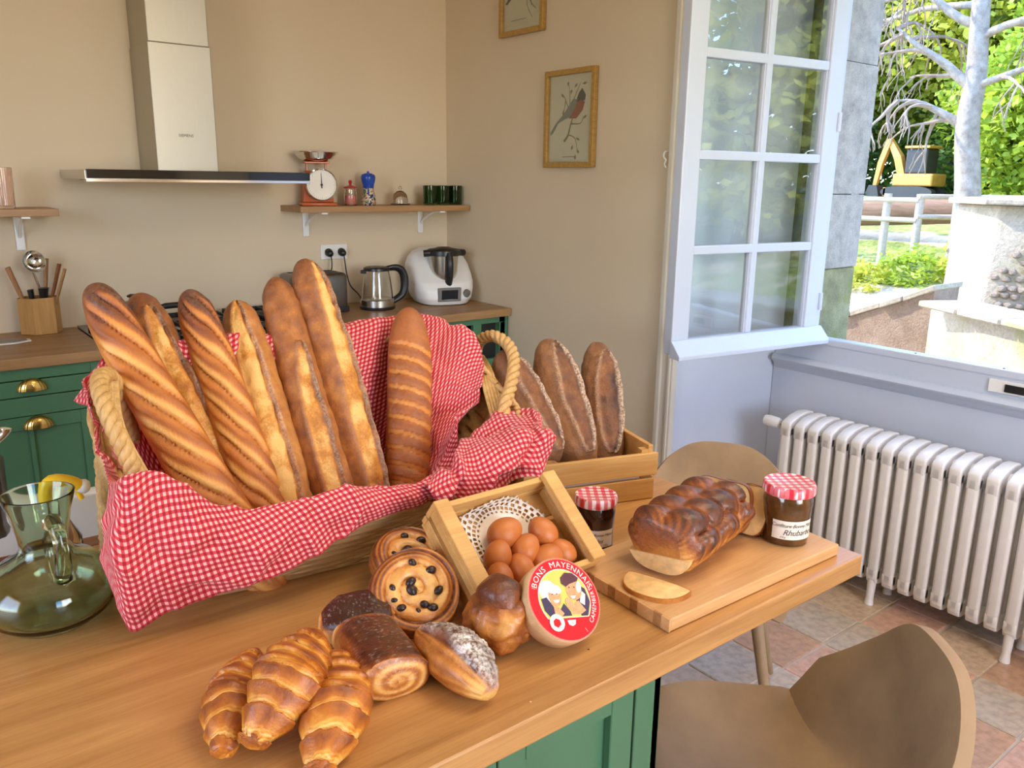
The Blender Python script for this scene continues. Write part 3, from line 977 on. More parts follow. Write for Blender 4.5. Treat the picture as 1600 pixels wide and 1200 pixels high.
# socket with two plugs
s_ = thing('wall_socket', 'white double wall socket above the toaster', 'socket', (1.905, YB, 1.175))
MB().box(-0.075, 0.075, -0.012, -0.0005, -0.038, 0.038).build('socket_plate', M['white_plastic'], s_, bevel=0.003)
for dx in (-0.036, 0.036):
    MB().lathe([(0.022, 0.0), (0.022, 0.003), (0.019, 0.003), (0.019, -0.004), (0, -0.004)], 20, mtx=Matrix.Translation((dx, -0.0125, 0)) @ Matrix.Rotation(PI / 2, 4, 'X')).build('socket_well', M['white_plastic'], s_)
for nm, lab, dx, pts in (('power_plug', 'black plug in the left socket with a cord to the toaster', -0.036, [(1.869, 3.905, 1.165), (1.870, 3.90, 1.12), (1.865, 3.905, 1.08), (1.83, 3.92, 1.02), (1.80, 3.93, 0.93), (1.78, 3.92, 0.906)]),
                         ('power_plug', 'black plug in the right socket with a cord to the kettle', 0.036, [(1.941, 3.905, 1.165), (1.944, 3.90, 1.12), (1.952, 3.90, 1.06), (1.97, 3.90, 1.00), (2.00, 3.87, 0.955), (1.985, 3.80, 0.925), (1.965, 3.762, 0.912)])):
    t = thing(nm, lab, 'plug', (0, 0, 0))
    MB().lathe([(0, 0), (0.020, 0), (0.021, 0.012), (0.016, 0.032), (0.010, 0.04), (0, 0.041)], 18, mtx=Matrix.Translation((1.905 + dx, YB - 0.0125, 1.175)) @ Matrix.Rotation(PI / 2 + 0.25, 4, 'X')).build('plug_body', M['black'], t, smooth=50)
    MB().tube(curve(pts, 30), 0.0035, 8).build('cord', M['black'], t, smooth=60)
# light switch at the left edge
s_ = thing('light_switch', 'white light switch on the wall above the utensil holder', 'switch', (0.365, YB, 1.155))
MB().box(-0.042, 0.042, -0.010, -0.0005, -0.042, 0.042).build('switch_plate', M['white_plastic'], s_, bevel=0.003)
MB().box(-0.022, 0.022, -0.014, -0.009, -0.022, 0.022).build('rocker', M['white_plastic'], s_, bevel=0.002)


# ------------------------------------------------------------------ cabinets
def shaker(par, name, x0, x1, z0, z1, y, mid=None, fr=0.05):
    """door or drawer front: raised frame with a recessed panel; y is the front plane"""
    o = MB().box(x0, x1, y + 0.013, y + 0.022, z0, z1).build(name, M['green'], par)
    for a in ((x0, x0 + fr, z0, z1), (x1 - fr, x1, z0, z1), (x0 + fr, x1 - fr, z0, z0 + fr), (x0 + fr, x1 - fr, z1 - fr, z1)):
        MB().box(a[0], a[1], y, y + 0.014, a[2], a[3]).build('rail' if a[1] - a[0] > fr * 1.01 else 'stile', M['green'], o, bevel=0.0015, seg=1)
    if mid:
        MB().box(mid - 0.008, mid + 0.008, y, y + 0.014, z0 + fr, z1 - fr).build('stile', M['green'], o, bevel=0.0015, seg=1)
    return o


def cup_pull(par, x, y, z):
    mb = MB()
    n = 18

    def fn(u, v):
        a = PI * u
        b = PI * 0.5 * v
        rx, ry, rz = 0.048, 0.030, 0.046
        ridge = 1 + 0.05 * math.cos(a * 18) * (1 - v * 0.4)
        return (x - math.cos(a) * rx * math.cos(b) * ridge, y - ry * math.sin(a) * (math.cos(b) ** 0.5) - 0.001, z + rz * math.sin(b) - 0.018)
    mb.grid(fn, 60, 8)
    mb.box(x - 0.050, x + 0.050, y - 0.003, y - 0.0005, z - 0.020, z - 0.012)
    return mb.build('cup_pull', M['brass'], par, smooth=60)


cl = thing('base_cabinet', 'green base cabinet with brass cup pulls under the left counter', 'cabinet', (0, 0, 0))
MB().box(-0.9, 0.659, 3.405, 3.93, 0.08, 0.859).box(-0.9, 0.659, 3.46, 3.93, 0, 0.08).build('carcass', M['green'], cl)
mb = MB()
for a in ((0.607, 0.659, 0.08, 0.859), (0.150, 0.210, 0.08, 0.859), (-0.9, 0.150, 0.815, 0.859), (0.210, 0.607, 0.815, 0.859), (0.210, 0.607, 0.678, 0.748), (-0.9, 0.15, 0.678, 0.748)):
    mb.box(a[0], a[1], 3.38, 3.405, a[2], a[3])
mb.build('face_frame', M['green'], cl, bevel=0.002)
for x0, x1, px in ((0.213, 0.604, 0.405), (-0.25, 0.147, -0.05)):
    d1 = MB().box(x0 + 0.001, x1 - 0.001, 3.379, 3.40, 0.752, 0.811).build('drawer_front', M['green'], cl, bevel=0.002)
    cup_pull(d1, px, 3.381, 0.792)
    d2 = shaker(cl, 'drawer_front', x0, x1, 0.29, 0.675, 3.381, (x0 + x1) / 2 - 0.024, 0.05)
    cup_pull(d2, px + 0.005, 3.381, 0.648)
    d3 = shaker(cl, 'drawer_front', x0, x1, 0.10, 0.284, 3.381, None, 0.05)

tag(MB().box(-0.9, 0.668, 3.355, 3.949, 0.86, 0.90).build('counter_top', M['oak_counter'], bevel=0.003), 'oak counter top at the left under the utensil holder', 'worktop')
tag(MB().box(1.575, 2.604, 3.335, 3.949, 0.86, 0.90).build('counter_top', M['oak_counter'], bevel=0.003), 'oak counter top in the corner under the kettle', 'worktop')
cr = thing('base_cabinet', 'green base cabinet with a dark niche under the corner counter', 'cabinet', (0, 0, 0))
mb = MB()
mb.box(1.58, 2.06, 3.40, 3.93, 0.0, 0.859).box(2.06, 2.58, 3.90, 3.93, 0.0, 0.859).box(2.545, 2.58, 3.36, 3.93, 0, 0.859).box(2.06, 2.08, 3.40, 3.93, 0, 0.859).box(2.06, 2.58, 3.36, 3.93, 0, 0.10)
mb.build('carcass', M['green'], cr)
mb = MB()
mb.box(1.58, 2.60, 3.36, 3.385, 0.828, 0.859).box(2.55, 2.60, 3.36, 3.385, 0, 0.83).box(1.58, 1.63, 3.36, 3.40, 0, 0.83).box(2.03, 2.09, 3.36, 3.40, 0, 0.83).box(2.38, 2.43, 3.36, 3.385, 0, 0.83).box(2.09, 2.55, 3.36, 3.385, 0.60, 0.64)
mb.build('face_frame', M['green'], cr, bevel=0.002)
shaker(cr, 'cabinet_door', 1.633, 2.027, 0.1, 0.825, 3.362)
mb = MB().box(2.09, 2.378, 3.375, 3.40, 0.1, 0.597)
mb.build('niche_panel', M['green'], cr)
MB().box(2.433, 2.545, 3.395, 3.88, 0.1, 0.826).build('niche_lining', M['dark_gap'], cr)

# range cooker between the counters
rg = thing('range_cooker', 'black range cooker between the oak counters, behind the baguettes', 'cooker', (0, 0, 0))
MB().box(0.675, 1.570, 3.40, 3.94, 0.05, 0.885).build('cooker_body', M['black'], rg, bevel=0.004)
MB().box(0.672, 1.572, 3.36, 3.948, 0.886, 0.905).build('hob_top', M['black_glass'], rg, bevel=0.004)
MB().box(0.70, 1.54, 3.375, 3.40, 0.2, 0.72).build('oven_door', M['black_glass'], rg, bevel=0.004)
MB().tube([(0.76, 3.345, 0.70), (1.48, 3.345, 0.70)], 0.011, 12).build('oven_handle', M['chrome'], rg, smooth=40)
for k in range(6):
    MB().lathe([(0, 0), (0.022, 0), (0.020, 0.022), (0, 0.024)], 18, mtx=Matrix.Translation((0.76 + k * 0.145, 3.40, 0.80)) @ Matrix.Rotation(PI / 2, 4, 'X')).build('knob', M['chrome'], rg, smooth=40)
for x in (0.83, 1.12, 1.41):
    mb = MB()
    for dx in (-0.12, -0.04, 0.04, 0.12):
        mb.box(x + dx - 0.006, x + dx + 0.006, 3.42, 3.88, 0.925, 0.938)
    for y in (3.42, 3.65, 3.868):
        mb.box(x - 0.126, x + 0.126, y, y + 0.012, 0.915, 0.937)
    for dx in (-0.12, 0.12):
        for y in (3.425, 3.87):
            mb.box(x + dx - 0.008, x + dx + 0.008, y - 0.006, y + 0.006, 0.905, 0.93)
    mb.build('pan_grate', M['black_iron'], rg, bevel=0.002, seg=1)
    for y in (3.54, 3.76):
        MB().lathe([(0, 0.905), (0.045, 0.905), (0.045, 0.914), (0.034, 0.916), (0.034, 0.922), (0, 0.924)], 20, c=(x, y, 0)).build('burner', M['black_iron'], rg, smooth=40)
pan = thing('saucepan', 'dark saucepan with a glass lid on the cooker behind the baguettes', 'saucepan', (0.83, 3.60, 0.9385))
MB().lathe([(0, 0), (0.088, 0), (0.092, 0.006), (0.094, 0.082), (0.097, 0.084), (0.091, 0.084), (0.089, 0.008), (0, 0.006)], 36).build('pot', M['black_iron'], pan, smooth=40)
MB().lathe([(0.096, 0.085), (0.08, 0.094), (0.03, 0.104), (0.008, 0.106), (0, 0.106)], 36).build('pan_lid', M['dark_steel'], pan, smooth=50)
MB().lathe([(0.007, 0.105), (0.007, 0.118), (0.020, 0.122), (0.022, 0.128), (0.012, 0.133), (0, 0.134)], 20).build('lid_knob', M['black'], pan, smooth=50)
MB().tube([(0.09, -0.02, 0.072), (0.12, -0.03, 0.078), (0.185, -0.045, 0.082)], [0.009, 0.013, 0.012], 12).build('handle', M['black'], pan, smooth=50)

# utensil holder with its tools
uh = thing('utensil_holder', 'six sided wooden utensil holder on the left counter', 'utensil holder', (0.528, 3.872, 0.901), R(8))
mb = MB()
hexo = [(0.080 * math.cos(R(k * 60)), 0.080 * math.sin(R(k * 60)) * 0.86) for k in range(6)]
hexi = [(x * 0.86, y * 0.86) for x, y in hexo]
for k in range(6):
    a, b = hexo[k], hexo[(k + 1) % 6]
    c, d = hexi[(k + 1) % 6], hexi[k]
    MB().prism([a, b, c, d], 0.0, 0.150).build('side_panel', M['block_wood'], uh, bevel=0.0012, seg=1)
MB().prism(hexi, 0.0, 0.01).build('bottom_panel', M['block_wood'], uh)


def tool(name, label, cat, base, tip, r, mat, head=None, hmat=None, grp='utensils in the wooden holder'):
    t = thing(name, label, cat, (0, 0, 0), group=grp)
    MB().tube([base, Vector(base).lerp(Vector(tip), 0.6), tip], r, 10, flat=0.6).build('handle', M[mat], t, smooth=50)
    return t


bz = 0.913
tool('spatula', 'pale wooden spatula leaning out at the left of the utensil holder', 'spatula', (0.51, 3.87, bz), (0.430, 3.84, 1.180), [0.005, 0.011, 0.013], 'spoon_wood')
tool('wooden_spoon', 'brown wooden spoon standing behind the ladle in the holder', 'spoon', (0.545, 3.89, bz), (0.578, 3.90, 1.205), [0.005, 0.009, 0.014], 'spoon_wood')
tool('kitchen_knife', 'dark wooden handled knife in the holder, right of the ladle', 'knife', (0.54, 3.868, bz), (0.617, 3.845, 1.185), [0.004, 0.009, 0.011], 'red_edge')
tool('wooden_fork', 'light wooden fork handle at the right of the utensil holder', 'fork', (0.552, 3.858, bz), (0.632, 3.825, 1.165), [0.004, 0.008, 0.009], 'spoon_wood')
tool('black_turner', 'short black plastic turner low in the utensil holder', 'turner', (0.535, 3.85, bz), (0.548, 3.842, 1.09), [0.006, 0.014, 0.026], 'black')
tool('black_whisk', 'black handled whisk low at the left of the holder', 'whisk', (0.515, 3.855, bz), (0.500, 3.848, 1.085), [0.006, 0.012, 0.016], 'black')
ld = thing('soup_ladle', 'steel soup ladle with its bowl up in the utensil holder', 'ladle', (0, 0, 0), group='utensils in the wooden holder')
MB().tube([(0.548, 3.86, bz), (0.535, 3.835, 1.08), (0.515, 3.82, 1.16)], [0.004, 0.005, 0.005], 8).build('handle', M['chrome'], ld, smooth=50)
mt = Matrix.Translation((0.523, 3.825, 1.200)) @ Matrix.Rotation(R(74), 4, 'X') @ Matrix.Rotation(R(18), 4, 'Y')
MB().lathe([(0, -0.030), (0.022, -0.026), (0.038, -0.012), (0.046, 0.004), (0.044, 0.004), (0.036, -0.010), (0.020, -0.023), (0, -0.027)], 28, mtx=mt).build('ladle_bowl', M['chrome'], ld, smooth=50)
td_ = thing('trinket_tray', 'small octagonal dark tray with a white rim lying on the left counter', 'tray', (0.36, 3.70, 0.901))
oct_ = [(0.095 * math.cos(R(22.5 + k * 45)) * 1.15, 0.055 * math.sin(R(22.5 + k * 45))) for k in range(8)]
MB().prism(oct_, 0, 0.006).build('tray_rim', M['white_plastic'], td_, bevel=0.002)
MB().prism([(x * 0.86, y * 0.8) for x, y in oct_], 0.0055, 0.0072).build('tray_inlay', M['grey_panel'], td_)

# toaster, kettle, food processor
to = thing('toaster', 'grey metal toaster beside the kettle, mostly hidden by tall baguettes', 'toaster', (1.70, 3.765, 0.901))
MB().box(-0.145, 0.150, -0.085, 0.085, 0.012, 0.195).build('body', M['dark_steel'], to, bevel=0.025, smooth=40, seg=4)
MB().box(-0.145, 0.152, -0.087, 0.087, 0.0, 0.03).build('base_band', M['black'], to, bevel=0.006)
for y in (-0.035, 0.035):
    MB().box(-0.11, 0.11, y - 0.014, y + 0.014, 0.1935, 0.197).build('bread_slot', M['dark_gap'], to)
MB().box(0.150, 0.168, -0.02, 0.02, 0.12, 0.138).build('lever', M['black'], to, bevel=0.003)
MB().lathe([(0, 0), (0.014, 0), (0.013, 0.012), (0, 0.013)], 16, mtx=Matrix.Translation((0.15, 0.0, 0.07)) @ Matrix.Rotation(PI / 2, 4, 'Y')).build('dial_knob', M['black'], to)

ke = thing('electric_kettle', 'glass electric kettle with a black handle on the corner counter', 'kettle', (2.018, 3.70, 0.901), R(-12))
MB().lathe([(0, 0), (0.088, 0), (0.090, 0.004), (0.090, 0.012), (0.086, 0.014), (0.0, 0.014)], 36).build('power_base', M['black'], ke, smooth=40)
MB().lathe([(0, 0.015), (0.088, 0.015), (0.088, 0.048), (0.082, 0.052), (0, 0.052)], 36).build('steel_band', M['steel_h'], ke, smooth=40)
MB().lathe([(0.080, 0.053), (0.078, 0.09), (0.070, 0.15), (0.062, 0.195), (0.059, 0.195), (0.067, 0.15), (0.075, 0.09), (0.077, 0.053)], 36).build('glass_body', M['glass'], ke, smooth=40)
MB().lathe([(0, 0.208), (0.055, 0.212), (0.066, 0.206), (0.067, 0.194), (0.06, 0.192), (0, 0.192)], 36).build('lid', M['black'], ke, smooth=40)
MB().prism([(-0.058, -0.02), (-0.085, 0.0), (-0.058, 0.02)], 0.180, 0.198).build('spout', M['black'], ke, bevel=0.003)
MB().tube(curve([(0.05, 0, 0.200), (0.10, 0, 0.205), (0.135, 0, 0.185), (0.148, 0, 0.13), (0.135, 0, 0.07), (0.085, 0, 0.035)], 24), [0.012 + 0.004 * math.sin(PI * k / 24) for k in range(25)], 12, flat=1.4).build('handle', M['black'], ke, smooth=50)

fp = thing('food_processor', 'white cooking food processor with a steel bowl in the counter corner', 'food processor', (2.415, 3.73, 0.901), R(-14))
prf = [(0.0, 0.110, -0.145, 0.14), (0.006, 0.130, -0.165, 0.15), (0.035, 0.150, -0.180, 0.155), (0.08, 0.163, -0.172, 0.16), (0.12, 0.170, -0.150, 0.16), (0.15, 0.172, -0.115, 0.16), (0.20, 0.168, -0.06, 0.155), (0.24, 0.150, -0.02, 0.148), (0.27, 0.122, 0.01, 0.135), (0.286, 0.085, 0.04, 0.115), (0.290, 0.04, 0.06, 0.095)]


def fpf(u, v):
    x = v * (len(prf) - 1)
    i = min(int(x), len(prf) - 2)
    f = x - i
    z, w, y0, y1 = [a + (b - a) * f for a, b in zip(prf[i], prf[i + 1])]
    a = 2 * PI * u
    c, s = math.cos(a), math.sin(a)
    e = 0.62
    return (w * math.copysign(abs(c) ** e, c), (y0 + y1) / 2 + (y1 - y0) / 2 * math.copysign(abs(s) ** e, s), z)


mb = MB().grid(fpf, 64, 50, True)
n_ = 64
mb.f.append(tuple(range(n_)))
mb.mi.append(0)
mb.f.append(tuple(range(50 * n_, 51 * n_)))
mb.mi.append(0)
mb.build('housing', M['white_plastic'], fp, smooth=60)
MB().lathe([(0, 0.095), (0.05, 0.097), (0.066, 0.12), (0.074, 0.18), (0.078, 0.255), (0, 0.255)], 36, c=(0, -0.07, 0)).build('mixing_bowl', M['steel_h'], fp, smooth=45)
MB().lathe([(0, 0.298), (0.03, 0.300), (0.05, 0.294), (0.078, 0.290), (0.090, 0.282), (0.092, 0.258), (0.08, 0.255), (0, 0.255)], 36, c=(0, -0.07, 0)).build('bowl_lid', M['black'], fp, smooth=45)
MB().tube([(-0.112, -0.075, 0.268), (-0.07, -0.09, 0.272), (0.07, -0.09, 0.272), (0.112, -0.075, 0.268)], 0.018, 12).build('lid_lock', M['black'], fp, smooth=45)
MB().tube(curve([(0, -0.150, 0.27), (0, -0.168, 0.22), (0, -0.160, 0.15), (0, -0.142, 0.112)], 12), 0.017, 12, flat=1.2).build('bowl_handle', M['black'], fp, smooth=45)
mt = Matrix.Translation((-0.005, -0.176, 0.060)) @ Matrix.Rotation(R(6), 4, 'X')
s1 = MB().box(-0.064, 0.064, -0.006, 0.012, -0.036, 0.036, mt).build('control_panel', M['grey_panel'], fp, bevel=0.004)
MB().box(-0.045, 0.045, -0.008, 0.0, -0.024, 0.026, mt).build('display', M['screen'], s1, bevel=0.001)
MB().lathe([(0, 0), (0.022, 0), (0.021, 0.012), (0.016, 0.015), (0, 0.015)], 24, mtx=Matrix.Translation((0.092, -0.163, 0.064)) @ Matrix.Rotation(PI / 2 + R(14), 4, 'X') @ Matrix.Rotation(R(18), 4, 'Y')).build('selector_knob', M['grey_panel'], fp, smooth=45)


# ------------------------------------------------------------------ framed bird prints on the right wall
def picture(label, y0, y1, z0, z1, bird):
    w, h = y1 - y0, z1 - z0
    # local x runs towards the viewer (-Y world), y up; faces -X
    mt = Matrix(((0, 0, -1, XR - 0.003), (-1, 0, 0, y1), (0, 1, 0, z0), (0, 0, 0, 1)))
    mt = mt @ Matrix.Rotation(0.0, 4, 'X')
    t = thing('framed_print', label, 'picture', mtx=mt, group='gilt framed bird prints')
    fw = 0.024
    for x0, x1, a, b in ((0, fw, 0, h), (w - fw, w, 0, h), (fw, w - fw, 0, fw), (fw, w - fw, h - fw, h)):
        MB().box(x0, x1, a, b, 0, 0.024).build('frame_side', M['gold_frame'], t, bevel=0.004)
    p = MB().box(fw * 0.8, w - fw * 0.8, fw * 0.8, h - fw * 0.8, 0.001, 0.006).build('print_sheet', M['paper'], t)
    MB().box(fw * 0.9, w - fw * 0.9, fw * 0.9, h - fw * 0.9, 0.0095, 0.011).build('picture_glass', M['pane'], t)

    def ink(name, mat, pts):
        MB().add([(w * x, h * y, 0.0064 + 0.0001 * len(name)) for x, y in pts], [tuple(range(len(pts)))]).build(name, M[mat], p)

    def stroke(name, mat, pts, r):
        pp = curve([(w * x, h * y, 0) for x, y in pts], 16)
        mb = MB()
        vs, n = [], len(pp)
        for i, q in enumerate(pp):
            tt = (pp[min(i + 1, n - 1)] - pp[max(i - 1, 0)]).normalized()
            s = Vector((-tt.y, tt.x, 0)) * (r * (1 - 0.6 * i / n))
            vs += [(q.x - s.x, q.y - s.y, 0.0067), (q.x + s.x, q.y + s.y, 0.0067)]
        mb.add(vs, [(2 * i, 2 * i + 1, 2 * i + 3, 2 * i + 2) for i in range(n - 1)])
        mb.build(name, M[mat], p)
    if bird == 1:
        stroke('twig_print', 'olive_ink', [(0.38, 0.27), (0.46, 0.33), (0.50, 0.42), (0.55, 0.52)], 0.007)
        for q in ([(0.45, 0.34), (0.60, 0.30), (0.66, 0.16)], [(0.5, 0.5), (0.48, 0.7), (0.46, 0.84)], [(0.5, 0.55), (0.42, 0.66), (0.36, 0.74)], [(0.5, 0.6), (0.6, 0.75), (0.68, 0.85)], [(0.52, 0.45), (0.70, 0.45), (0.76, 0.52)], [(0.4, 0.7), (0.38, 0.62), (0.36, 0.55)]):
            stroke('stem_print', 'olive_ink', q, 0.0032)
        for x, y, a in ((0.35, 0.73, 2.2), (0.44, 0.84, 1.5), (0.58, 0.82, 0.9), (0.74, 0.84, 0.3), (0.66, 0.18, -1.2), (0.56, 0.22, -1.8), (0.64, 0.30, -0.6), (0.77, 0.50, 0.8), (0.36, 0.58, -1.6), (0.50, 0.76, 1.3), (0.62, 0.12, -1.6)):
            ink('leaf_print', 'olive_ink', [(x + math.cos(a + b) * r_, y + 0.55 * math.sin(a + b) * r_) for b, r_ in ((0, 0.075), (0.6, 0.04), (PI, 0.03), (-0.6, 0.04))])
        ink('wing_print', 'grey_ink', [(0.10, 0.335), (0.16, 0.36), (0.26, 0.46), (0.40, 0.50), (0.52, 0.52), (0.60, 0.60), (0.64, 0.69), (0.55, 0.70), (0.46, 0.63), (0.36, 0.55), (0.22, 0.47), (0.10, 0.37)])
        ink('breast_print', 'rust_ink', [(0.47, 0.505), (0.62, 0.50), (0.74, 0.58), (0.78, 0.66), (0.70, 0.69), (0.62, 0.66), (0.56, 0.57)])
        ink('head_print', 'ink', [(0.60, 0.67), (0.70, 0.655), (0.78, 0.68), (0.79, 0.73), (0.72, 0.80), (0.66, 0.76)])
        ink('caption_print', 'grey_ink', [(0.36, 0.108), (0.62, 0.108), (0.62, 0.116), (0.36, 0.116)])
    else:
        for q in ([(0.60, 0.9), (0.66, 0.45), (0.70, 0.28)], [(0.72, 0.8), (0.62, 0.5), (0.60, 0.3), (0.72, 0.16)], [(0.62, 0.4), (0.70, 0.3), (0.80, 0.24)]):
            stroke('stem_print', 'grey_ink', q, 0.004)
        ink('tail_print', 'ink', [(0.10, 0.35), (0.15, 0.34), (0.46, 0.50), (0.60, 0.62), (0.48, 0.66), (0.36, 0.52)])
        ink('body_print', 'grey_ink', [(0.42, 0.52), (0.60, 0.52), (0.72, 0.64), (0.72, 0.78), (0.60, 0.84), (0.50, 0.70)])
        ink('caption_print', 'grey_ink', [(0.25, 0.158), (0.58, 0.158), (0.58, 0.165), (0.25, 0.165)])
    return t


picture('gilt framed print of a red breasted bird on a twig, the lower of two', 2.745, 3.085, 1.608, 2.036, 1)
picture('gilt framed bird print cut off by the top of the photo', 3.109, 3.445, 2.222, 2.65, 2)

# ------------------------------------------------------------------ kitchen island
T = 0.97
isl = thing('kitchen_island', 'green kitchen island with panelled doors under the oak top', 'island', (0, 0, 0))
MB().box(-0.9, 0.775, 0.69, 1.36, 0.10, 0.934).box(0.46, 0.775, 1.36, 1.70, 0.10, 0.934).box(-0.9, 0.76, 0.74, 1.36, 0.0, 0.10).build('carcass', M['green'], isl)
mb = MB()
for a in ((0.740, 0.790, 0.0, 0.934), (0.478, 0.503, 0.08, 0.934), (0.10, 0.125, 0.08, 0.934), (-0.9, 0.74, 0.905, 0.934), (-0.9, 0.74, 0.06, 0.10)):
    mb.box(a[0], a[1], 0.66, 0.69, a[2], a[3])
mb.box(0.775, 0.790, 0.66, 1.70, 0.0, 0.934)
mb.build('face_frame', M['green'], isl, bevel=0.002)
for x0, x1 in ((0.506, 0.737), (0.128, 0.475), (-0.28, 0.097)):
    shaker(isl, 'cabinet_door', x0, x1, 0.103, 0.902, 0.661, None, 0.042)
top = thing('worktop', 'oak worktop of the island carrying the bread display', 'worktop', (0, 0, 0))
outl = [(-0.9, 0.605), (1.20, 0.605), (1.20, 1.78), (0.44, 1.78), (0.44, 1.50), (0.41, 1.43), (0.36, 1.407), (-0.9, 1.402)]
MB().prism(outl, 0.936, T).build('oak_slab', M['oak'], top, bevel=0.0025)
mb = MB()
edge = curve([(0.445, 1.53, T), (0.435, 1.47, T), (0.405, 1.425, T), (0.355, 1.402, T), (0.20, 1.400, T), (-0.2, 1.398, T), (-0.9, 1.390, T)], 40)
vs = []
for i, p in enumerate(edge):
    t_ = (edge[min(i + 1, 40)] - edge[max(i - 1, 0)]).normalized()
    nrm = Vector((t_.y, -t_.x, 0))
    q = p - nrm * 0.036
    vs += [(p.x, p.y, 0.9362), (q.x, q.y, 0.9362), (q.x, q.y, T + 0.0012), (p.x, p.y, T + 0.0012)]
for i in range(40):
    pass
mb.add(vs, [(4 * i + k, 4 * i + (k + 1) % 4, 4 * i + 4 + (k + 1) % 4, 4 * i + 4 + k) for i in range(40) for k in range(4)] + [(0, 1, 2, 3), (160, 161, 162, 163)])
mb.build('sink_edge', M['red_edge'], top)['label'] = 'dark red oiled wood edge around the sink'

sk = thing('butler_sink', 'white ceramic butler sink set into the back of the island', 'sink', (0, 0, 0))
mb = MB()
sx0, sx1, sy0, sy1 = -0.60, 0.43, 1.41, 1.640
mb.box(sx0, sx1, sy1 - 0.035, sy1, 0.75, T + 0.004).box(sx0, sx1, sy0, sy0 + 0.02, 0.75, 0.93).box(sx0, sx0 + 0.03, sy0, sy1, 0.75, 0.96).box(sx1 - 0.03, sx1, sy0 + 0.11, sy1, 0.75, T).box(sx0, sx1, sy0, sy1, 0.73, 0.76)
mb.build('basin', M['ceramic'], sk, bevel=0.008, seg=3, smooth=40)
MB().lathe([(0, 0.7605), (0.04, 0.7605), (0.042, 0.764), (0.03, 0.763), (0, 0.762)], 24, c=(-0.05, 1.5, 0)).build('drain', M['chrome'], sk, smooth=40)
tp = thing('kitchen_tap', 'aged bronze kitchen tap at the left edge beside the sink', 'tap', (0.095, 1.50, 0.97))
MB().lathe([(0, 0), (0.026, 0), (0.028, 0.01), (0.024, 0.02), (0.024, 0.055), (0.031, 0.065), (0.032, 0.13), (0.026, 0.142), (0.012, 0.146), (0, 0.147)], 8).build('tap_body', M['dark_steel'], tp, bevel=0.002, smooth=30)
MB().tube(curve([(0.010, 0, 0.14), (0.020, 0.0, 0.155), (0.036, 0, 0.168), (0.040, 0, 0.178)], 8), [0.010, 0.008, 0.007, 0.006, 0.006, 0.006, 0.007, 0.009, 0.009], 10).build('lever', M['chrome'], tp, smooth=50)
MB().tube(curve([(0, 0, 0.10), (-0.06, 0.02, 0.20), (-0.12, 0.03, 0.17), (-0.13, 0.03, 0.12)], 16), 0.011, 12).build('spout', M['dark_steel'], tp, smooth=50)

# ------------------------------------------------------------------ green glass jug and the yellow bottle behind it
jg = thing('glass_jug', 'squat green glass jug with a flared neck and looped handle, at the left edge', 'jug', (0.128, 1.150, T + 0.0005))
jp = [(0, 0.004), (0.046, 0.0), (0.054, 0.003), (0.074, 0.020), (0.083, 0.043), (0.078, 0.064), (0.060, 0.083), (0.036, 0.096), (0.029, 0.108), (0.030, 0.122), (0.036, 0.155), (0.0425, 0.176), (0.0430, 0.180), (0.0405, 0.1805),
      (0.033, 0.155), (0.0265, 0.122), (0.0255, 0.108), (0.033, 0.093), (0.057, 0.079), (0.074, 0.062), (0.0785, 0.043), (0.070, 0.023), (0.050, 0.008), (0, 0.009)]
MB().lathe(jp, 56).build('jug_body', M['green_glass'], jg, smooth=70)
hp = [(0.006, -0.0365, 0.150), (0.008, -0.052, 0.156), (0.009, -0.068, 0.146), (0.010, -0.073, 0.122), (0.010, -0.066, 0.098), (0.010, -0.058, 0.080)]
MB().tube(curve(hp, 26), [0.0085 + 0.002 * abs(math.cos(PI * k / 26)) for k in range(27)], 14).build('handle', M['green_glass'], jg, smooth=60)
yb = thing('spray_bottle', 'bottle with a yellow trigger cap and white nozzle behind the glass jug', 'bottle', (0.166, 1.275, T + 0.0005))
MB().lathe([(0, 0), (0.024, 0), (0.026, 0.01), (0.026, 0.06), (0.012, 0.09), (0.011, 0.115), (0, 0.115)], 24).build('bottle_body', M['glass'], yb, smooth=50)
mb = MB()
mb.tube(curve([(-0.012, 0.0, 0.112), (-0.012, 0, 0.135), (-0.004, -0.002, 0.149), (0.016, -0.006, 0.146), (0.03, -0.008, 0.138)], 14), [0.0105, 0.0115, 0.012, 0.012, 0.0122, 0.0125, 0.0125, 0.0125, 0.0122, 0.012, 0.0115, 0.011, 0.0105, 0.010, 0.0095], 14, flat=0.9)
mb.build('trigger_cap', M['yellow'], yb, smooth=60)
MB().lathe([(0, -0.004), (0.008, -0.004), (0.0105, 0.002), (0.0105, 0.007), (0.007, 0.012), (0, 0.013)], 16, mtx=Matrix.Translation((0.030, -0.008, 0.137)) @ Matrix.Rotation(R(100), 4, 'Y')).build('nozzle', M['white_plastic'], yb, smooth=60)
MB().tube([(0.026, -0.008, 0.13), (0.030, -0.009, 0.118)], 0.004, 8).build('trigger', M['yellow'], yb, smooth=50)

# ------------------------------------------------------------------ wicker bread basket
bk = thing('bread_basket', 'big wicker basket with rope handles, lined with red gingham and full of baguettes', 'basket', (0, 0, 0))


def bk_bottom(a):
    e = 0.55
    c, s = math.cos(a), math.sin(a)
    x = 0.455 + 0.245 * math.copysign(abs(c) ** e, c)
    y = 1.185 + 0.125 * math.copysign(abs(s) ** e, s) - 0.115 * (x - 0.49)
    return x, y


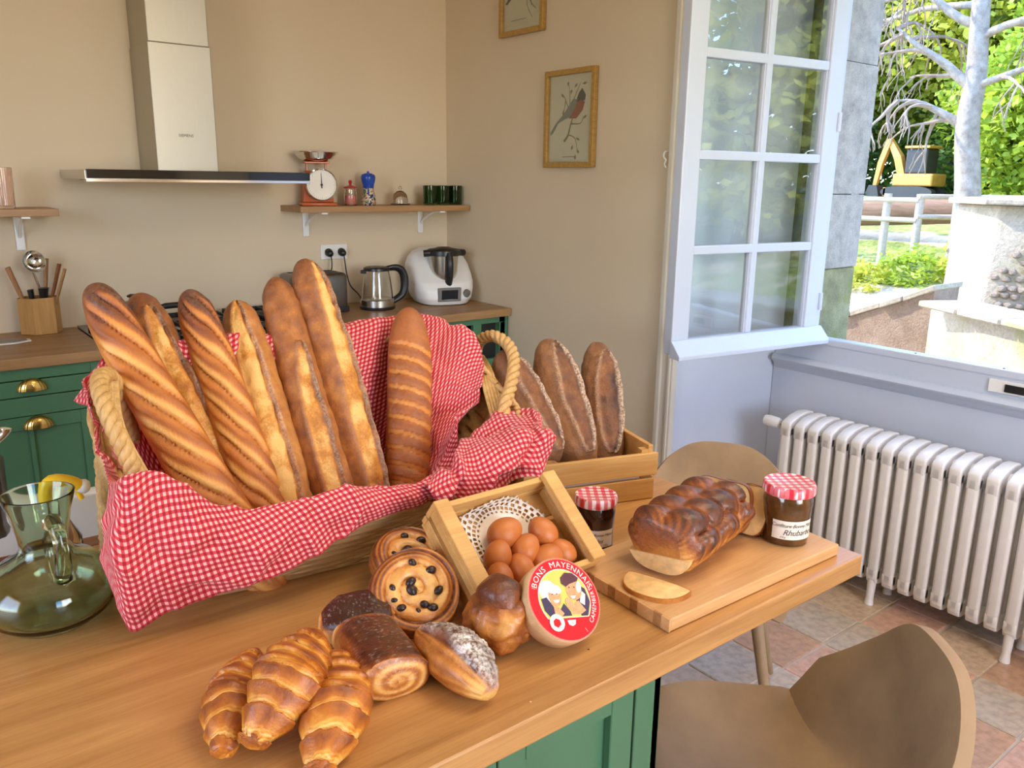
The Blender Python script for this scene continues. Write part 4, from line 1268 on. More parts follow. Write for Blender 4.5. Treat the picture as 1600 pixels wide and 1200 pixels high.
def bk_rim(a):
    e = 0.6
    c, s = math.cos(a), math.sin(a)
    x = 0.545 + 0.330 * math.copysign(abs(c) ** e, c)
    y = 1.170 + 0.150 * math.copysign(abs(s) ** e, s) - 0.03 * (x - 0.54)
    fr = smooth01(1.05, 1.32, y)             # 0 at the front, 1 at the back
    ends = smooth01(0.20, 0.335, abs(x - 0.535))
    zf = 1.062 + 0.085 * ends
    zb = 1.262 - 0.02 * ends
    return x, y, zf + (zb - zf) * fr


def wick(u, v):
    a = 2 * PI * u
    x0, y0 = bk_bottom(a)
    x1, y1, z1 = bk_rim(a)
    vv = v ** 0.9
    x, y, z = x0 + (x1 - x0) * vv, y0 + (y1 - y0) * vv, T + 0.003 + (z1 - T - 0.003) * v
    rows_ = 17
    row = v * rows_
    par = -1 if int(row) % 2 else 1
    h = abs(math.sin(PI * row)) ** 0.6 * (0.35 + 0.65 * par * math.cos(2 * PI * u * 46))
    ox, oy = x1 - 0.545 + (x0 - 0.47) * 0.3, y1 - 1.17
    l = math.hypot(ox, oy) + 1e-6
    return (x + ox / l * 0.0042 * h, y + oy / l * 0.0042 * h, z)


MB().grid(wick, 460, 102, True).build('woven_body', M['wicker'], bk, smooth=70)
mb = MB()
n_ = 64
mb.prism([bk_bottom(2 * PI * k / n_) for k in range(n_)], T + 0.001, T + 0.008)
mb.build('base', M['wicker'], bk)
mb = MB()
for s in range(3):
    pts = []
    for k in range(361):
        a = 2 * PI * k / 360
        x, y, z = bk_rim(a)
        ph = k * 0.42 + s * 2 * PI / 3
        pts.append((x + 0.0055 * math.cos(ph), y + 0.0055 * math.cos(ph), z + 0.006 * math.sin(ph)))
    mb.tube(pts, 0.0052, 6, cap=False)
mb.build('rim', M['wicker_light'], bk, smooth=70)


def rope(name, ctrl, r):
    pts = curve(ctrl, 150)
    mb = MB()
    tt0 = Vector((0, 0, 1))
    for s in range(3):
        q, u = [], Vector((0.3, 0.5, 0.2))
        for i, p in enumerate(pts):
            t_ = (pts[min(i + 1, 150)] - pts[max(i - 1, 0)]).normalized()
            u = (u - t_ * u.dot(t_)).normalized()
            w = t_.cross(u)
            a = i * 0.36 + s * 2 * PI / 3
            q.append(p + (u * math.cos(a) + w * math.sin(a)) * r * 0.5)
        mb.tube(q, r * 0.58, 7)
    return mb.build(name, M['wicker_light'], bk, smooth=70)


RH = [(0.825, 1.085, 1.10), (0.8369, 1.0900, 1.1602), (0.8752, 1.1200, 1.1911), (0.9132, 1.1600, 1.2213), (0.9317, 1.2000, 1.2451), (0.9304, 1.2450, 1.2567), (0.9252, 1.2800, 1.2440), (0.9273, 1.3000, 1.2186), (0.9290, 1.3000, 1.1764)]
rope('handle', RH, 0.0115)
LH = [(0.2378, 1.0700, 1.1553), (0.2284, 1.0800, 1.1867), (0.2178, 1.0900, 1.2274), (0.2119, 1.1200, 1.2621), (0.2182, 1.1700, 1.2807), (0.2374, 1.2200, 1.2779), (0.2579, 1.2600, 1.2500), (0.2708, 1.2800, 1.1985), (0.2742, 1.2800, 1.1576)]
rope('handle', LH, 0.0115)
for k in range(5):    # straight canes that stiffen the handles
    o_ = (k - 2) * 0.006
    mb = MB()
    mb.tube(curve([(RH[7][0] + 0.004 + o_ * 0.3, RH[7][1] - 0.012, RH[7][2] - 0.01), (0.868 + o_, 1.18, 1.195 + o_ * 0.3), (0.838 + o_, 1.10, 1.125)], 8), 0.0032, 6)
    mb.build('handle_cane', M['wicker_light'], bk, smooth=60)
    mb = MB()
    mb.tube(curve([(LH[5][0] + 0.006 + o_ * 0.5, LH[5][1], LH[5][2] - 0.012), (LH[3][0] + 0.018 + o_ * 0.7, 1.15, 1.215), (0.252 + o_, 1.09, 1.13)], 8), 0.0034, 6)
    mb.build('handle_cane', M['wicker_light'], bk, smooth=60)

# gingham liner: one sheet from the hem outside the front, over the rim, through the basket and up the back
cloth = thing('gingham_cloth', 'red and white gingham cloth lining the bread basket and hanging over its front', 'cloth', (0, 0, 0))


def sheet(name, stations, nu, nv, wr=0.004, seed=0.0, thick=0.0014):
    """stations: list of control polylines (same count); surface through them with arc-length UVs in metres"""
    rowsN = len(stations[0])
    G = []
    for j in range(nv + 1):
        col = [crom(s, j / nv) for s in stations]
        G.append([crom(col, i / nu) for i in range(nu + 1)])
    P = []
    for j in range(nv + 1):
        for i in range(nu + 1):
            p = G[j][i]
            du = G[j][min(i + 1, nu)] - G[j][max(i - 1, 0)]
            dv = G[min(j + 1, nv)][i] - G[max(j - 1, 0)][i]
            n = du.cross(dv)
            n = n.normalized() if n.length > 1e-9 else Vector((0, 0, 1))
            q = p * 17 + Vector((seed, seed * 0.7, 0))
            d = noise.noise(q) * 0.9 + noise.noise(q * 2.1 + Vector((5, 0, 0))) * 0.45 + noise.noise(q * 4.3) * 0.18
            d -= 1.3 * max(0, 1 - 6 * abs(noise.noise(p * 9 + Vector((seed, 3, 9)))))
            d += 1.1 * max(0, 1 - 7 * abs(noise.noise(p * 12 + Vector((seed * 2, 8, 1)))))
            P.append(p + n * (wr * d))
    mb = MB()
    fs = []
    for j in range(nv):
        for i in range(nu):
            a = j * (nu + 1) + i
            fs.append((a, a + 1, a + nu + 2, a + nu + 1))
    mb.add(P, fs)
    me = bpy.data.meshes.new(name)
    me.from_pydata(mb.v, [], mb.f)
    me.materials.append(M['gingham'])
    # uv: mean arc lengths
    U = []
    for j in range(nv + 1):
        row = [0.0]
        for i in range(nu):
            row.append(row[-1] + (G[j][i + 1] - G[j][i]).length)
        c_ = row[nu // 3]
        U.append([q - c_ for q in row])
    um = [sum(U[j][i] for j in range(nv + 1)) / (nv + 1) for i in range(nu + 1)]
    V = [[0.0] * (nu + 1)]
    for j in range(nv):
        V.append([V[-1][i] + (G[j + 1][i] - G[j][i]).length for i in range(nu + 1)])
    vm = [sum(r) / len(r) for r in V]
    uvl = me.uv_layers.new(name='UVMap')
    for poly in me.polygons:
        for li in poly.loop_indices:
            vi = me.loops[li].vertex_index
            j, i = divmod(vi, nu + 1)
            uvl.data[li].uv = (0.2 * um[i] + 0.8 * U[j][i] + seed * 0.013, 0.25 * vm[j] + 0.75 * V[j][i] + seed * 0.007)
    me.shade_smooth()
    o = bpy.data.objects.new(name, me)
    COL.objects.link(o)
    o.parent = cloth
    md = o.modifiers.new('thickness', 'SOLIDIFY')
    md.thickness = thick
    return o


hem = [(0.1735, 1.0450, 1.0875), (0.1933, 1.0300, 0.9877), (0.2400, 1.0200, 1.0016), (0.3083, 1.0050, 1.0108), (0.3772, 0.9950, 1.0227), (0.4337, 0.9900, 1.0407), (0.4802, 0.9920, 1.0535), (0.5225, 0.9980, 1.0620), (0.5808, 1.0000, 1.0660), (0.6616, 1.0020, 1.0668)]
mid = [(0.1812, 1.0400, 1.1318), (0.1888, 1.0100, 1.1071), (0.2335, 1.0000, 1.0983), (0.2880, 0.9900, 1.0850), (0.3496, 0.9840, 1.0781), (0.4105, 0.9840, 1.0828), (0.4689, 0.9860, 1.0927), (0.5181, 0.9900, 1.0898), (0.5804, 0.9930, 1.0869), (0.6559, 0.9950, 1.0863)]
upp = [(0.1945, 1.0600, 1.1642), (0.2072, 1.0300, 1.1917), (0.2434, 1.0250, 1.1954), (0.2791, 1.0100, 1.1666), (0.3285, 1.0050, 1.1303), (0.3925, 1.0050, 1.1238), (0.4654, 1.0060, 1.1263), (0.5245, 1.0080, 1.1171), (0.5931, 1.0080, 1.1068), (0.6647, 1.0100, 1.1051)]
xs_b = [0.205, 0.235, 0.265, 0.33, 0.40, 0.48, 0.55, 0.61, 0.655, 0.70]
xs_k = [0.235, 0.262, 0.33, 0.42, 0.52, 0.60, 0.67, 0.74, 0.82, 0.895]
bkt = [(0.2763, 1.3000, 1.2825), (0.3058, 1.3300, 1.2776), (0.3613, 1.3050, 1.2835), (0.4420, 1.3050, 1.2879), (0.5398, 1.3050, 1.2860), (0.6406, 1.3050, 1.2845), (0.7109, 1.3050, 1.2903), (0.7727, 1.3050, 1.2916), (0.8251, 1.2680, 1.2884), (0.8757, 1.2320, 1.2657)]
st = []
for i in range(10):
    f = i / 9
    bx = xs_b[i]
    if i == 0:
        ins = [(0.200, 1.09, 1.185), (0.203, 1.14, 1.205), (0.208, 1.19, 1.225), (0.215, 1.24, 1.245), (0.225, 1.285, 1.262)]
    elif i == 1:
        ins = [(0.238, 1.08, 1.12), (0.245, 1.14, 1.10), (0.25, 1.20, 1.11), (0.255, 1.26, 1.15), (0.26, 1.30, 1.21)]
    elif i == 9:
        ins = [(0.745, 1.06, 1.09), (0.755, 1.10, 1.085), (0.7547, 1.1100, 1.1520), (0.8234, 1.1500, 1.1723), (0.8699, 1.1950, 1.2167)]
    elif i == 8:
        ins = [(0.69, 1.05, 1.06), (0.70, 1.10, 1.03), (0.70, 1.15, 1.02), (0.73, 1.18, 1.09), (0.765, 1.215, 1.17)]
    else:
        ins = [(bx, 1.06, 1.03), (bx, 1.10, 0.992), (bx, 1.19, 0.990), (bx + (xs_k[i] - bx) * 0.4, 1.245, 1.05), (bx + (xs_k[i] - bx) * 0.8, 1.272, 1.16)]
    b = bkt[i]
    out = [(b[0], b[1] + 0.035, b[2] - 0.004), (b[0], b[1] + 0.050, b[2] - 0.05)]
    st.append([hem[i], mid[i], upp[i]] + ins + [b] + out)
sheet('liner_sheet', st, 150, 190, 0.0046, 1.0)
# bunched corner over the right front rim
tp_ = [(0.6173, 0.9980, 1.0993), (0.6744, 1.0100, 1.1200), (0.7309, 1.0400, 1.1349), (0.7884, 1.0600, 1.1504), (0.8431, 1.0600, 1.1604), (0.8670, 1.0300, 1.1579), (0.8651, 0.9900, 1.1386)]
md_ = [(0.6174, 0.9840, 1.0882), (0.6683, 0.9850, 1.1045), (0.7082, 0.9850, 1.1170), (0.7547, 0.9850, 1.1290), (0.7897, 0.9800, 1.1398), (0.8218, 0.9750, 1.1405), (0.8497, 0.9750, 1.1297)]
lo_ = [(0.6317, 0.9850, 1.0711), (0.6754, 0.9780, 1.0703), (0.7291, 0.9720, 1.0628), (0.7634, 0.9700, 1.0740), (0.7963, 0.9700, 1.0810), (0.8249, 0.9700, 1.0781), (0.8324, 0.9680, 1.0961)]
bk_ = [(0.6592, 1.0500, 1.0867), (0.7154, 1.0600, 1.1082), (0.7620, 1.0900, 1.1249), (0.8199, 1.1100, 1.1408), (0.8720, 1.1000, 1.1498), (0.8948, 1.0700, 1.1412), (0.8899, 1.0300, 1.1192)]
dn_ = [(0.6776, 1.0600, 1.0630), (0.7341, 1.0800, 1.0784), (0.7772, 1.1000, 1.0928), (0.8333, 1.1200, 1.1003), (0.8805, 1.1100, 1.1147), (0.8949, 1.0800, 1.1149), (0.8887, 1.0400, 1.0992)]
sheet('cloth_corner', [list(q) for q in zip(lo_, md_, tp_, bk_, dn_)], 100, 80, 0.0090, 4.0)
# edge spilling over the left end, beside the handle
a1 = [(0.2660, 1.3200, 1.2949), (0.2631, 1.3000, 1.2744), (0.2553, 1.2400, 1.2442), (0.2423, 1.1800, 1.2180)]
a2 = [(0.2403, 1.3000, 1.2725), (0.2366, 1.2800, 1.2605), (0.2323, 1.2400, 1.2504), (0.2319, 1.2000, 1.2334)]
a3 = [(0.2050, 1.2800, 1.2307), (0.2094, 1.2600, 1.2298), (0.2172, 1.2400, 1.2321), (0.2299, 1.2200, 1.2356)]
sheet('cloth_edge', [list(q) for q in zip(a1, a2, a3)], 30, 40, 0.004, 7.0)


# ------------------------------------------------------------------ breads
def prof_baguette(Rm, p=8.0, q=0.5, k=0.06):
    return lambda t: Rm * max(0.0, 1 - abs(2 * t - 1) ** p) ** q * (1 + k * math.sin(5 * t))


def classic(Rm, slant, pitch, seed, amp=0.0055):
    def d(t, a, z):
        w = smooth01(1.30, 0.75, abs(a - 0.1))
        env = smooth01(0.02, 0.10, t) * smooth01(0.99, 0.93, t)
        f = (z + slant * a + 0.010 * nz(z, a * 0.12, seed, 12)) / pitch
        f -= math.floor(f)
        cut = smooth01(0.02, 0.10, f) * smooth01(0.48, 0.30, f)
        ridge = math.exp(-((f - 0.62) / 0.16) ** 2)
        dr = w * env * amp * (0.55 * cut + 0.9 * ridge - 0.9 * math.exp(-((f - 0.0) / 0.05) ** 2) - 0.9 * math.exp(-((f - 1.0) / 0.05) ** 2))
        side = smooth01(0.6, 2.0, abs(a + 0.1))
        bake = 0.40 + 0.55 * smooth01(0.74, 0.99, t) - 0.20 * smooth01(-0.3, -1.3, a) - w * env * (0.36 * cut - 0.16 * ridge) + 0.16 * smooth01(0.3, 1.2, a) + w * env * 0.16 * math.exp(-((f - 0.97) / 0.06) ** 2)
        dr += 0.0012 * nz(math.sin(a) * Rm, math.cos(a) * Rm + seed, z, 30)
        return dr, bake, 0.06 + 0.10 * smooth01(0.8, 1, t)
    return d


def single(Rm, a0, hw, seed, fl=0.6, lip=0.010, dark=0.62, wob=0.12, t0=0.03, t1=0.97, cin=-0.42):
    def d(t, a, z):
        c = a0 + wob * math.sin(4.2 * t + seed) + 0.10 * nz(z, seed, 0, 14)
        e = max(0.0, min(1.0, (t - t0) / (t1 - t0)))
        half = hw * max(0.0, math.sin(PI * e)) ** 0.45
        x = a - c
        inside = smooth01(half, half * 0.72, abs(x)) if half > 0.02 else 0.0
        lipR = math.exp(-((x - half) / 0.16) ** 2) * (1 if half > 0.05 else 0)
        lipL = math.exp(-((x + half) / 0.16) ** 2) * (1 if half > 0.05 else 0)
        dr = inside * (-0.0035 + 0.0045 * math.cos(min(1, abs(x) / max(half, 0.05)) * PI / 2)) + lip * lipR * 0.7 + lip * 0.40 * lipL
        dr += 0.0032 * nz(math.sin(a) * Rm, math.cos(a) * Rm + seed, z, 22) + 0.0022 * nz(math.sin(a) * Rm, math.cos(a) * Rm + seed, z, 70) * (0.8 + inside)
        gap = math.exp(-((x - half * 0.86) / 0.07) ** 2) * (1 if half > 0.05 else 0)
        dr -= 0.006 * gap
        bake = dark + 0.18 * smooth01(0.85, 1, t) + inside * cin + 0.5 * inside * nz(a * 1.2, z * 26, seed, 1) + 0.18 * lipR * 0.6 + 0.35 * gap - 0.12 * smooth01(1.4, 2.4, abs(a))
        flour = 0.8 * fl * (1 - inside) * (0.12 + 0.88 * max(lipR, lipL * 0.5)) + 0.15 * fl * (1 - inside) * smooth01(0.5, 1.2, abs(a))
        return dr, bake, flour
    return d


def bands(Rm, pitch, seed):
    def d(t, a, z):
        w = smooth01(1.55, 1.05, abs(a))
        env = smooth01(0.05, 0.12, t) * smooth01(0.86, 0.76, t)
        f = (z + 0.010 * a + 0.006 * a * a * 0.4 + 0.003 * nz(z, a, seed, 12)) / pitch
        f -= math.floor(f)
        cut = smooth01(0.0, 0.08, f) * smooth01(0.34, 0.26, f)
        dr = w * env * (0.0045 * math.sin(PI * f) ** 0.7 - 0.0020 * cut - 0.003 * math.exp(-(f / 0.06) ** 2))
        bake = 0.62 + 0.08 * smooth01(0.8, 1, t) - w * env * 0.40 * cut + 0.1 * w * env * math.exp(-((f - 0.7) / 0.2) ** 2)
        return dr, bake, 0.10
    return d


def loaf(name, label, cat, top, bot, Rm, d, mat, group, ext=0.0, prof=None, front=(-0.30, -0.85, 0.42), flat=0.9, bend=(0, 0), nl=250, na=64):
    top, bot = Vector(top), Vector(bot)
    ax = (top - bot).normalized()
    b0 = bot - ax * ext
    o = crust_tube(name, (top - b0).length, prof or prof_baguette(Rm), d, M[mat], frame(b0, ax, front), None, nl, na, flat, bend)
    return tag(o, label, cat, group)


GB = 'loaves standing in the bread basket'
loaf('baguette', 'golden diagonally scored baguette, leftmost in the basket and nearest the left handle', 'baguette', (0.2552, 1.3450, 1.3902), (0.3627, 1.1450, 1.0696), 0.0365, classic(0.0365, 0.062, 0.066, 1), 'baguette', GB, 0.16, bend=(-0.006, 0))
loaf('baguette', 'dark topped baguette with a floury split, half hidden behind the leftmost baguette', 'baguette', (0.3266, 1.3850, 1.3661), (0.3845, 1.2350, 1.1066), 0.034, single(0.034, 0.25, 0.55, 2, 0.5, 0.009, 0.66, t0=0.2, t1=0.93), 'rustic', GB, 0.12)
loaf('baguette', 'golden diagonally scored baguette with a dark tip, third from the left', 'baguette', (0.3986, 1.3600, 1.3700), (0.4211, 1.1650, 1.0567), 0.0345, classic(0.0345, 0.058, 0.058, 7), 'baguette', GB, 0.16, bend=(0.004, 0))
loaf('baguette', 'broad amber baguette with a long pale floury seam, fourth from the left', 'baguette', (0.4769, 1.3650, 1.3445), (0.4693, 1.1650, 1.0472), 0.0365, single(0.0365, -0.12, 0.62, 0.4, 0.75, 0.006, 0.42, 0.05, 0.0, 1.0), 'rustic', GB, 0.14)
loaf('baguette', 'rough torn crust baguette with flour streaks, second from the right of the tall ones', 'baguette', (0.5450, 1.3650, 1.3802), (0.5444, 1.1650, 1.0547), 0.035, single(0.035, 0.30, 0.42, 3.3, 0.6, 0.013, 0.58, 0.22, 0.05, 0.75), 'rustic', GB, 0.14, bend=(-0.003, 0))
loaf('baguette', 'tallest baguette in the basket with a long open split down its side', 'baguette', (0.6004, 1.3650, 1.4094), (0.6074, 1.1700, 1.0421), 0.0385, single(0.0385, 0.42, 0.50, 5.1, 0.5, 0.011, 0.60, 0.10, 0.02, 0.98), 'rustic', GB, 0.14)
loaf('scored_loaf', 'short brown loaf with crosswise cuts against the gingham at the right of the basket', 'loaf', (0.7594, 1.2750, 1.3230), (0.6816, 1.1650, 1.0386), 0.039, bands(0.039, 0.0265, 2), 'baguette', GB, 0.06, prof=lambda t: 0.039 * max(0, 1 - abs(2 * t - 1) ** 5) ** 0.55, bend=(0.003, 0))

# ------------------------------------------------------------------ pine crate of country loaves
cm = Matrix.Translation((1.106, 0.976, T)) @ Matrix.Rotation(R(-17), 4, 'Z')
ct = thing('wooden_crate', 'slatted pine crate holding floury country loaves behind the jam jar', 'crate', mtx=cm)
CL, CD = 0.265, 0.215
for nm, z0, z1 in (('slat', 0.001, 0.041), ('slat', 0.047, 0.090)):
    MB().box(-CL, 0.006 if z0 > 0.03 else 0.0, -0.004, 0.005, z0, z1).build(nm, M['pine'], ct, bevel=0.001, seg=1)
    MB().box(-CL, 0.006, CD - 0.005, CD + 0.004, z0, z1).build(nm, M['pine'], ct, bevel=0.001, seg=1)
for x in (-CL, -0.010):
    MB().box(x, x + 0.010, 0.006, CD - 0.006, 0.001, 0.043).build('end_board', M['pine'], ct, bevel=0.001, seg=1)
    MB().box(x, x + 0.010, 0.006, CD - 0.006, 0.050, 0.103).build('end_board', M['pine'], ct, bevel=0.001, seg=1)
    for y in (0.006, CD - 0.022):
        MB().box(x + (0.010 if x < -0.1 else -0.014), x + (0.024 if x < -0.1 else 0.0), y, y + 0.016, 0.001, 0.095).build('corner_post', M['pine'], ct)
for k in range(4):
    y = 0.012 + k * 0.051
    MB().box(-CL + 0.012, -0.012, y, y + 0.04, 0.001, 0.007).build('bottom_slat', M['pine'], ct)
pn = MB().box(-CL + 0.026, -0.026, 0.010, CD - 0.010, 0.0075, 0.0095).box(-CL + 0.026, -0.026, 0.0065, 0.0085, 0.009, 0.052).box(-0.0275, -0.0255, 0.024, CD - 0.024, 0.009, 0.060).build('napkin', M['doily'])
pn.matrix_world = cm
tag(pn, 'white paper napkin lining the slatted pine crate', 'napkin')
GC = 'country loaves in the pine crate'
lp = lambda r: (lambda t: r * max(0, 1 - abs(2 * t - 1) ** 3.4) ** 0.56)
loaf('country_loaf', 'floury country loaf partly hidden behind the right basket handle', 'loaf', (0.9311, 1.2250, 1.2310), (0.9548, 1.1250, 1.0699), 0.043, single(0.043, 0.45, 0.45, 1.2, 1.2, 0.014, 0.46, 0.1, 0.1, 0.92, 0.16), 'country', GC, 0.055, prof=lp(0.043))
loaf('country_loaf', 'pointed floury country loaf with a long dark split in the middle of the crate', 'loaf', (1.0348, 1.2150, 1.2440), (1.0274, 1.0950, 1.0305), 0.046, single(0.046, 0.30, 0.46, 2.2, 1.3, 0.016, 0.42, 0.12, 0.14, 0.96, 0.16), 'country', GC, 0.035, prof=lp(0.046))
loaf('country_loaf', 'dark country loaf with a smooth brown split, at the right end of the crate', 'loaf', (1.1678, 1.2050, 1.2246), (1.0884, 1.0850, 1.0236), 0.042, single(0.042, 0.05, 0.62, 4.0, 1.1, 0.012, 0.52, 0.06, 0.12, 0.9, 0.16), 'country', GC, 0.035, prof=lp(0.042))
loaf('country_loaf', 'small floury country loaf lying low in the crate', 'loaf', (0.955, 1.060, 1.030), (0.880, 1.095, 1.028), 0.024, single(0.024, -0.2, 0.5, 1.0, 0.9, 0.006, 0.6), 'country', GC, 0.03, prof=lp(0.024), front=(-0.2, -0.5, 0.9), nl=60, na=32)

# ------------------------------------------------------------------ tilted egg crate
hy = Vector((0.0, 0.117, 0.093)).normalized()
hn = Vector((1, 0, 0)).cross(hy).normalized()          # outwards, towards the viewer
em = Matrix(((1, hy.x, hn.x, 0.573), (0, hy.y, hn.y, 0.783), (0, hy.z, hn.z, 1.0165), (0, 0, 0, 1)))
ec = thing('egg_crate', 'small pine crate of brown eggs tilted against the basket', 'crate', mtx=em)
EW, EH, ED = 0.222, 0.156, 0.058
for x in (0.0, EW - 0.024):
    MB().box(x, x + 0.024, 0.0, EH, -0.012, 0.0).build('front_post', M['pine'], ec, bevel=0.0012, seg=1)
for h0 in (0.0, EH - 0.009):
    MB().box(0.0, EW, h0, h0 + 0.009, -0.034, -0.012).build('rail', M['pine'], ec, bevel=0.001, seg=1)
    MB().box(0.0, EW, h0, h0 + 0.009, -0.052, -0.039).build('rail', M['pine'], ec, bevel=0.001, seg=1)
for x in (0.0, EW - 0.009):
    for n0, n1 in ((-0.026, -0.012), (-0.052, -0.036)):
        MB().box(x, x + 0.009, 0.009, EH - 0.009, n0, n1).build('side_slat', M['pine'], ec, bevel=0.001, seg=1)
for k in range(3):
    MB().box(0.0, EW, 0.003 + k * 0.052, 0.048 + k * 0.052, -ED, -0.0525).build('back_slat', M['pine'], ec, bevel=0.001, seg=1)
# lace doily against the back
mb = MB()
cx, cy, rd = 0.118, 0.086, 0.082
NR, NA = 26, 144
idx = {}
for i in range(NR + 1):
    r = rd * (0.12 + 0.88 * i / NR)
    for k in range(NA):
        a = 2 * PI * k / NA
        rr = r * (1 + (0.03 * math.cos(a * 18) if i == NR else 0))
        x, y = cx + rr * math.cos(a), cy + rr * math.sin(a)
        n0 = -0.0505 + 0.010 * max(0, (r / rd - 0.75)) ** 1.0 + 0.0012 * math.sin(5 * a + r * 90)
        ex = max(0, x - (EW - 0.012))
        x -= ex
        n0 += ex * 1.0
        ey = max(0, y - (EH - 0.012))
        y -= ey
        n0 += ey
        ey = max(0, 0.011 - y)
        y += ey
        n0 += ey
        idx[i, k] = len(mb.v)
        mb.v.append((x, y, n0))
for i in range(NR):
    for k in range(NA):
        fr_ = i / NR
        hole = False
        if 0.50 < fr_ < 0.97:
            a_ = (k + (2 if (i // 3) % 2 else 0)) % 4
            hole = (i % 3 != 0) and a_ in (1, 2)
            if (i // 3) % 3 == 2:
                hole = (i % 3 != 0) and (k % 6) not in (0, 3)
        if hole:
            continue
        q = (idx[i, k], idx[i, (k + 1) % NA], idx[i + 1, (k + 1) % NA], idx[i + 1, k])
        mb.f.append(q)
        mb.mi.append(0)
mb.f.append(tuple(idx[0, k] for k in range(NA)))
mb.mi.append(0)
dl = mb.build('paper_doily', M['doily'], smooth=60)
dl.modifiers.new('thickness', 'SOLIDIFY').thickness = 0.0005
dl.matrix_world = em
tag(dl, 'white lace paper doily lining the egg crate', 'doily')
# eggs
egg0 = None
EG = [((0.6754, 0.8731, 1.0498), 0.0245, 0.2, 'big brown egg at the top left of the crate'), ((0.7365, 0.8599, 1.0393), 0.0225, 1.9, 'brown egg at the top right of the crate, on the doily lace'), ((0.6451, 0.8496, 1.0311), 0.0215, 0.9, 'brown egg at the left of the second row'),
      ((0.6934, 0.8473, 1.0293), 0.0220, 0.6, 'brown egg in the middle of the pile'), ((0.7186, 0.8275, 1.0135), 0.0235, 0.3, 'brown egg partly behind the red cheese box'), ((0.6688, 0.8263, 1.0126), 0.0210, 1.5, 'brown egg in the lower row, above the brioche'),
      ((0.6305, 0.8254, 1.0118), 0.0205, 1.3, 'lowest brown egg, in the left bottom corner of the crate'), ((0.7490, 0.8296, 1.0152), 0.0205, 2.2, 'brown egg at the right, half in shade by the slats')]
for (p, r, an, lab) in EG:
    if egg0 is None:
        prf_ = []
        for k in range(25):
            a = PI * k / 24
            z = -math.cos(a)
            prf_.append((0.0 if k in (0, 24) else math.sin(a) * (1 - 0.10 * z), 1.22 * z))
        o = MB().lathe(prf_, 32).build('egg', M['egg'], smooth=180)
        egg0 = o
    else:
        o = egg0.copy()
        COL.objects.link(o)
    dirv = Vector((math.cos(an), 0, 0)) + hy * math.sin(an) + hn * 0.25
    o.matrix_world = frame(p, dirv, hn) @ Matrix.Scale(r * 0.94, 4)
    tag(o, lab, 'egg', 'brown eggs in the small crate')

# ------------------------------------------------------------------ cheese box
nv_ = Vector((0.01, -0.76, 0.68)).normalized()
upv = Vector((-0.14, 0.55, 0.62))
upv = (upv - nv_ * upv.dot(nv_)).normalized()
upv = Matrix.Rotation(R(-24), 3, nv_) @ upv
rtv = upv.cross(nv_)
c0 = Vector((0.6371, 0.6981, 1.0335))
cbm = Matrix(((rtv.x, upv.x, nv_.x, c0.x), (rtv.y, upv.y, nv_.y, c0.y), (rtv.z, upv.z, nv_.z, c0.z), (0, 0, 0, 1)))
cb = thing('cheese_box', 'round wooden cheese box with a red printed label, leaning on the egg crate', 'cheese box', mtx=cbm)
RC = 0.0545
MB().lathe([(0, -0.031), (RC * 0.97, -0.031), (RC * 0.985, -0.030), (RC * 0.985, -0.016), (RC, -0.0155), (RC, -0.001), (RC * 0.985, 0), (0, 0)], 72).build('box_shell', M['poplar'], cb, smooth=40)
mb = MB()
lm = ['label_red', 'label_pink', 'label_white', 'label_lime', 'label_skin', 'label_navy', 'label_plum']


def disc(r, z, mi, cx=0, cy=0, n=64, sx=1, sy=1, rot=0.0):
    mb.cur = mi
    ca, sa = math.cos(rot), math.sin(rot)
    pts = []
    for k in range(n):
        x, y = r * sx * math.cos(2 * PI * k / n), r * sy * math.sin(2 * PI * k / n)
        pts.append((cx + x * ca - y * sa, cy + x * sa + y * ca, z))
    mb.add(pts, [tuple(range(n))])


def poly(pts, z, mi):
    mb.cur = mi
    mb.add([(x * RC, y * RC, z) for x, y in pts], [tuple(range(len(pts)))])


disc(RC * 0.985, 0.0003, 1)
disc(RC * 0.955, 0.0005, 0)
# picture field: round top, cut below
fld = [(0.70 * math.cos(a), 0.70 * math.sin(a)) for a in [R(-38 + k * 256 / 40) for k in range(41)]]
poly([(x * 1.03, y * 1.03) for x, y in fld], 0.0007, 2)
poly(fld, 0.0009, 3)
z_ = 0.0011
hx = lambda cx, cy, sx, sy, mi, dz=0.0, rot=0.0: disc(1.0, z_ + dz, mi, cx * RC, cy * RC, 28, sx * RC, sy * RC, rot)
hx(-0.42, 0.20, 0.24, 0.26, 2)                       # white hair, left
poly([(-0.66, 0.02), (-0.50, 0.06), (-0.34, -0.20), (-0.20, -0.26), (-0.06, -0.10), (0.08, -0.30), (0.10, -0.40), (-0.50, -0.40), (-0.62, -0.25)], z_ + 0.0001, 5)
hx(-0.27, 0.06, 0.17, 0.23, 4, 0.0003, 0.1)
hx(-0.27, 0.24, 0.22, 0.12, 2, 0.0004, -0.2)
poly([(-0.34, -0.02), (-0.16, -0.02), (-0.20, -0.08), (-0.28, -0.09)], z_ + 0.0005, 2)
poly([(-0.36, -0.16), (-0.22, -0.2), (-0.10, -0.34), (-0.18, -0.40), (-0.36, -0.36)], z_ + 0.0004, 4)
for dx in (-0.33, -0.21):
    hx(dx, 0.12, 0.022, 0.014, 5, 0.0006)
poly([(0.40, 0.34), (0.62, 0.22), (0.69, -0.10), (0.55, -0.42), (0.36, -0.42), (0.30, -0.1)], z_ + 0.0001, 5)
poly([(0.50, 0.18), (0.60, 0.08), (0.52, -0.18), (0.40, -0.10)], z_ + 0.0002, 2)
hx(0.30, 0.20, 0.22, 0.25, 4, 0.0003, -0.25)
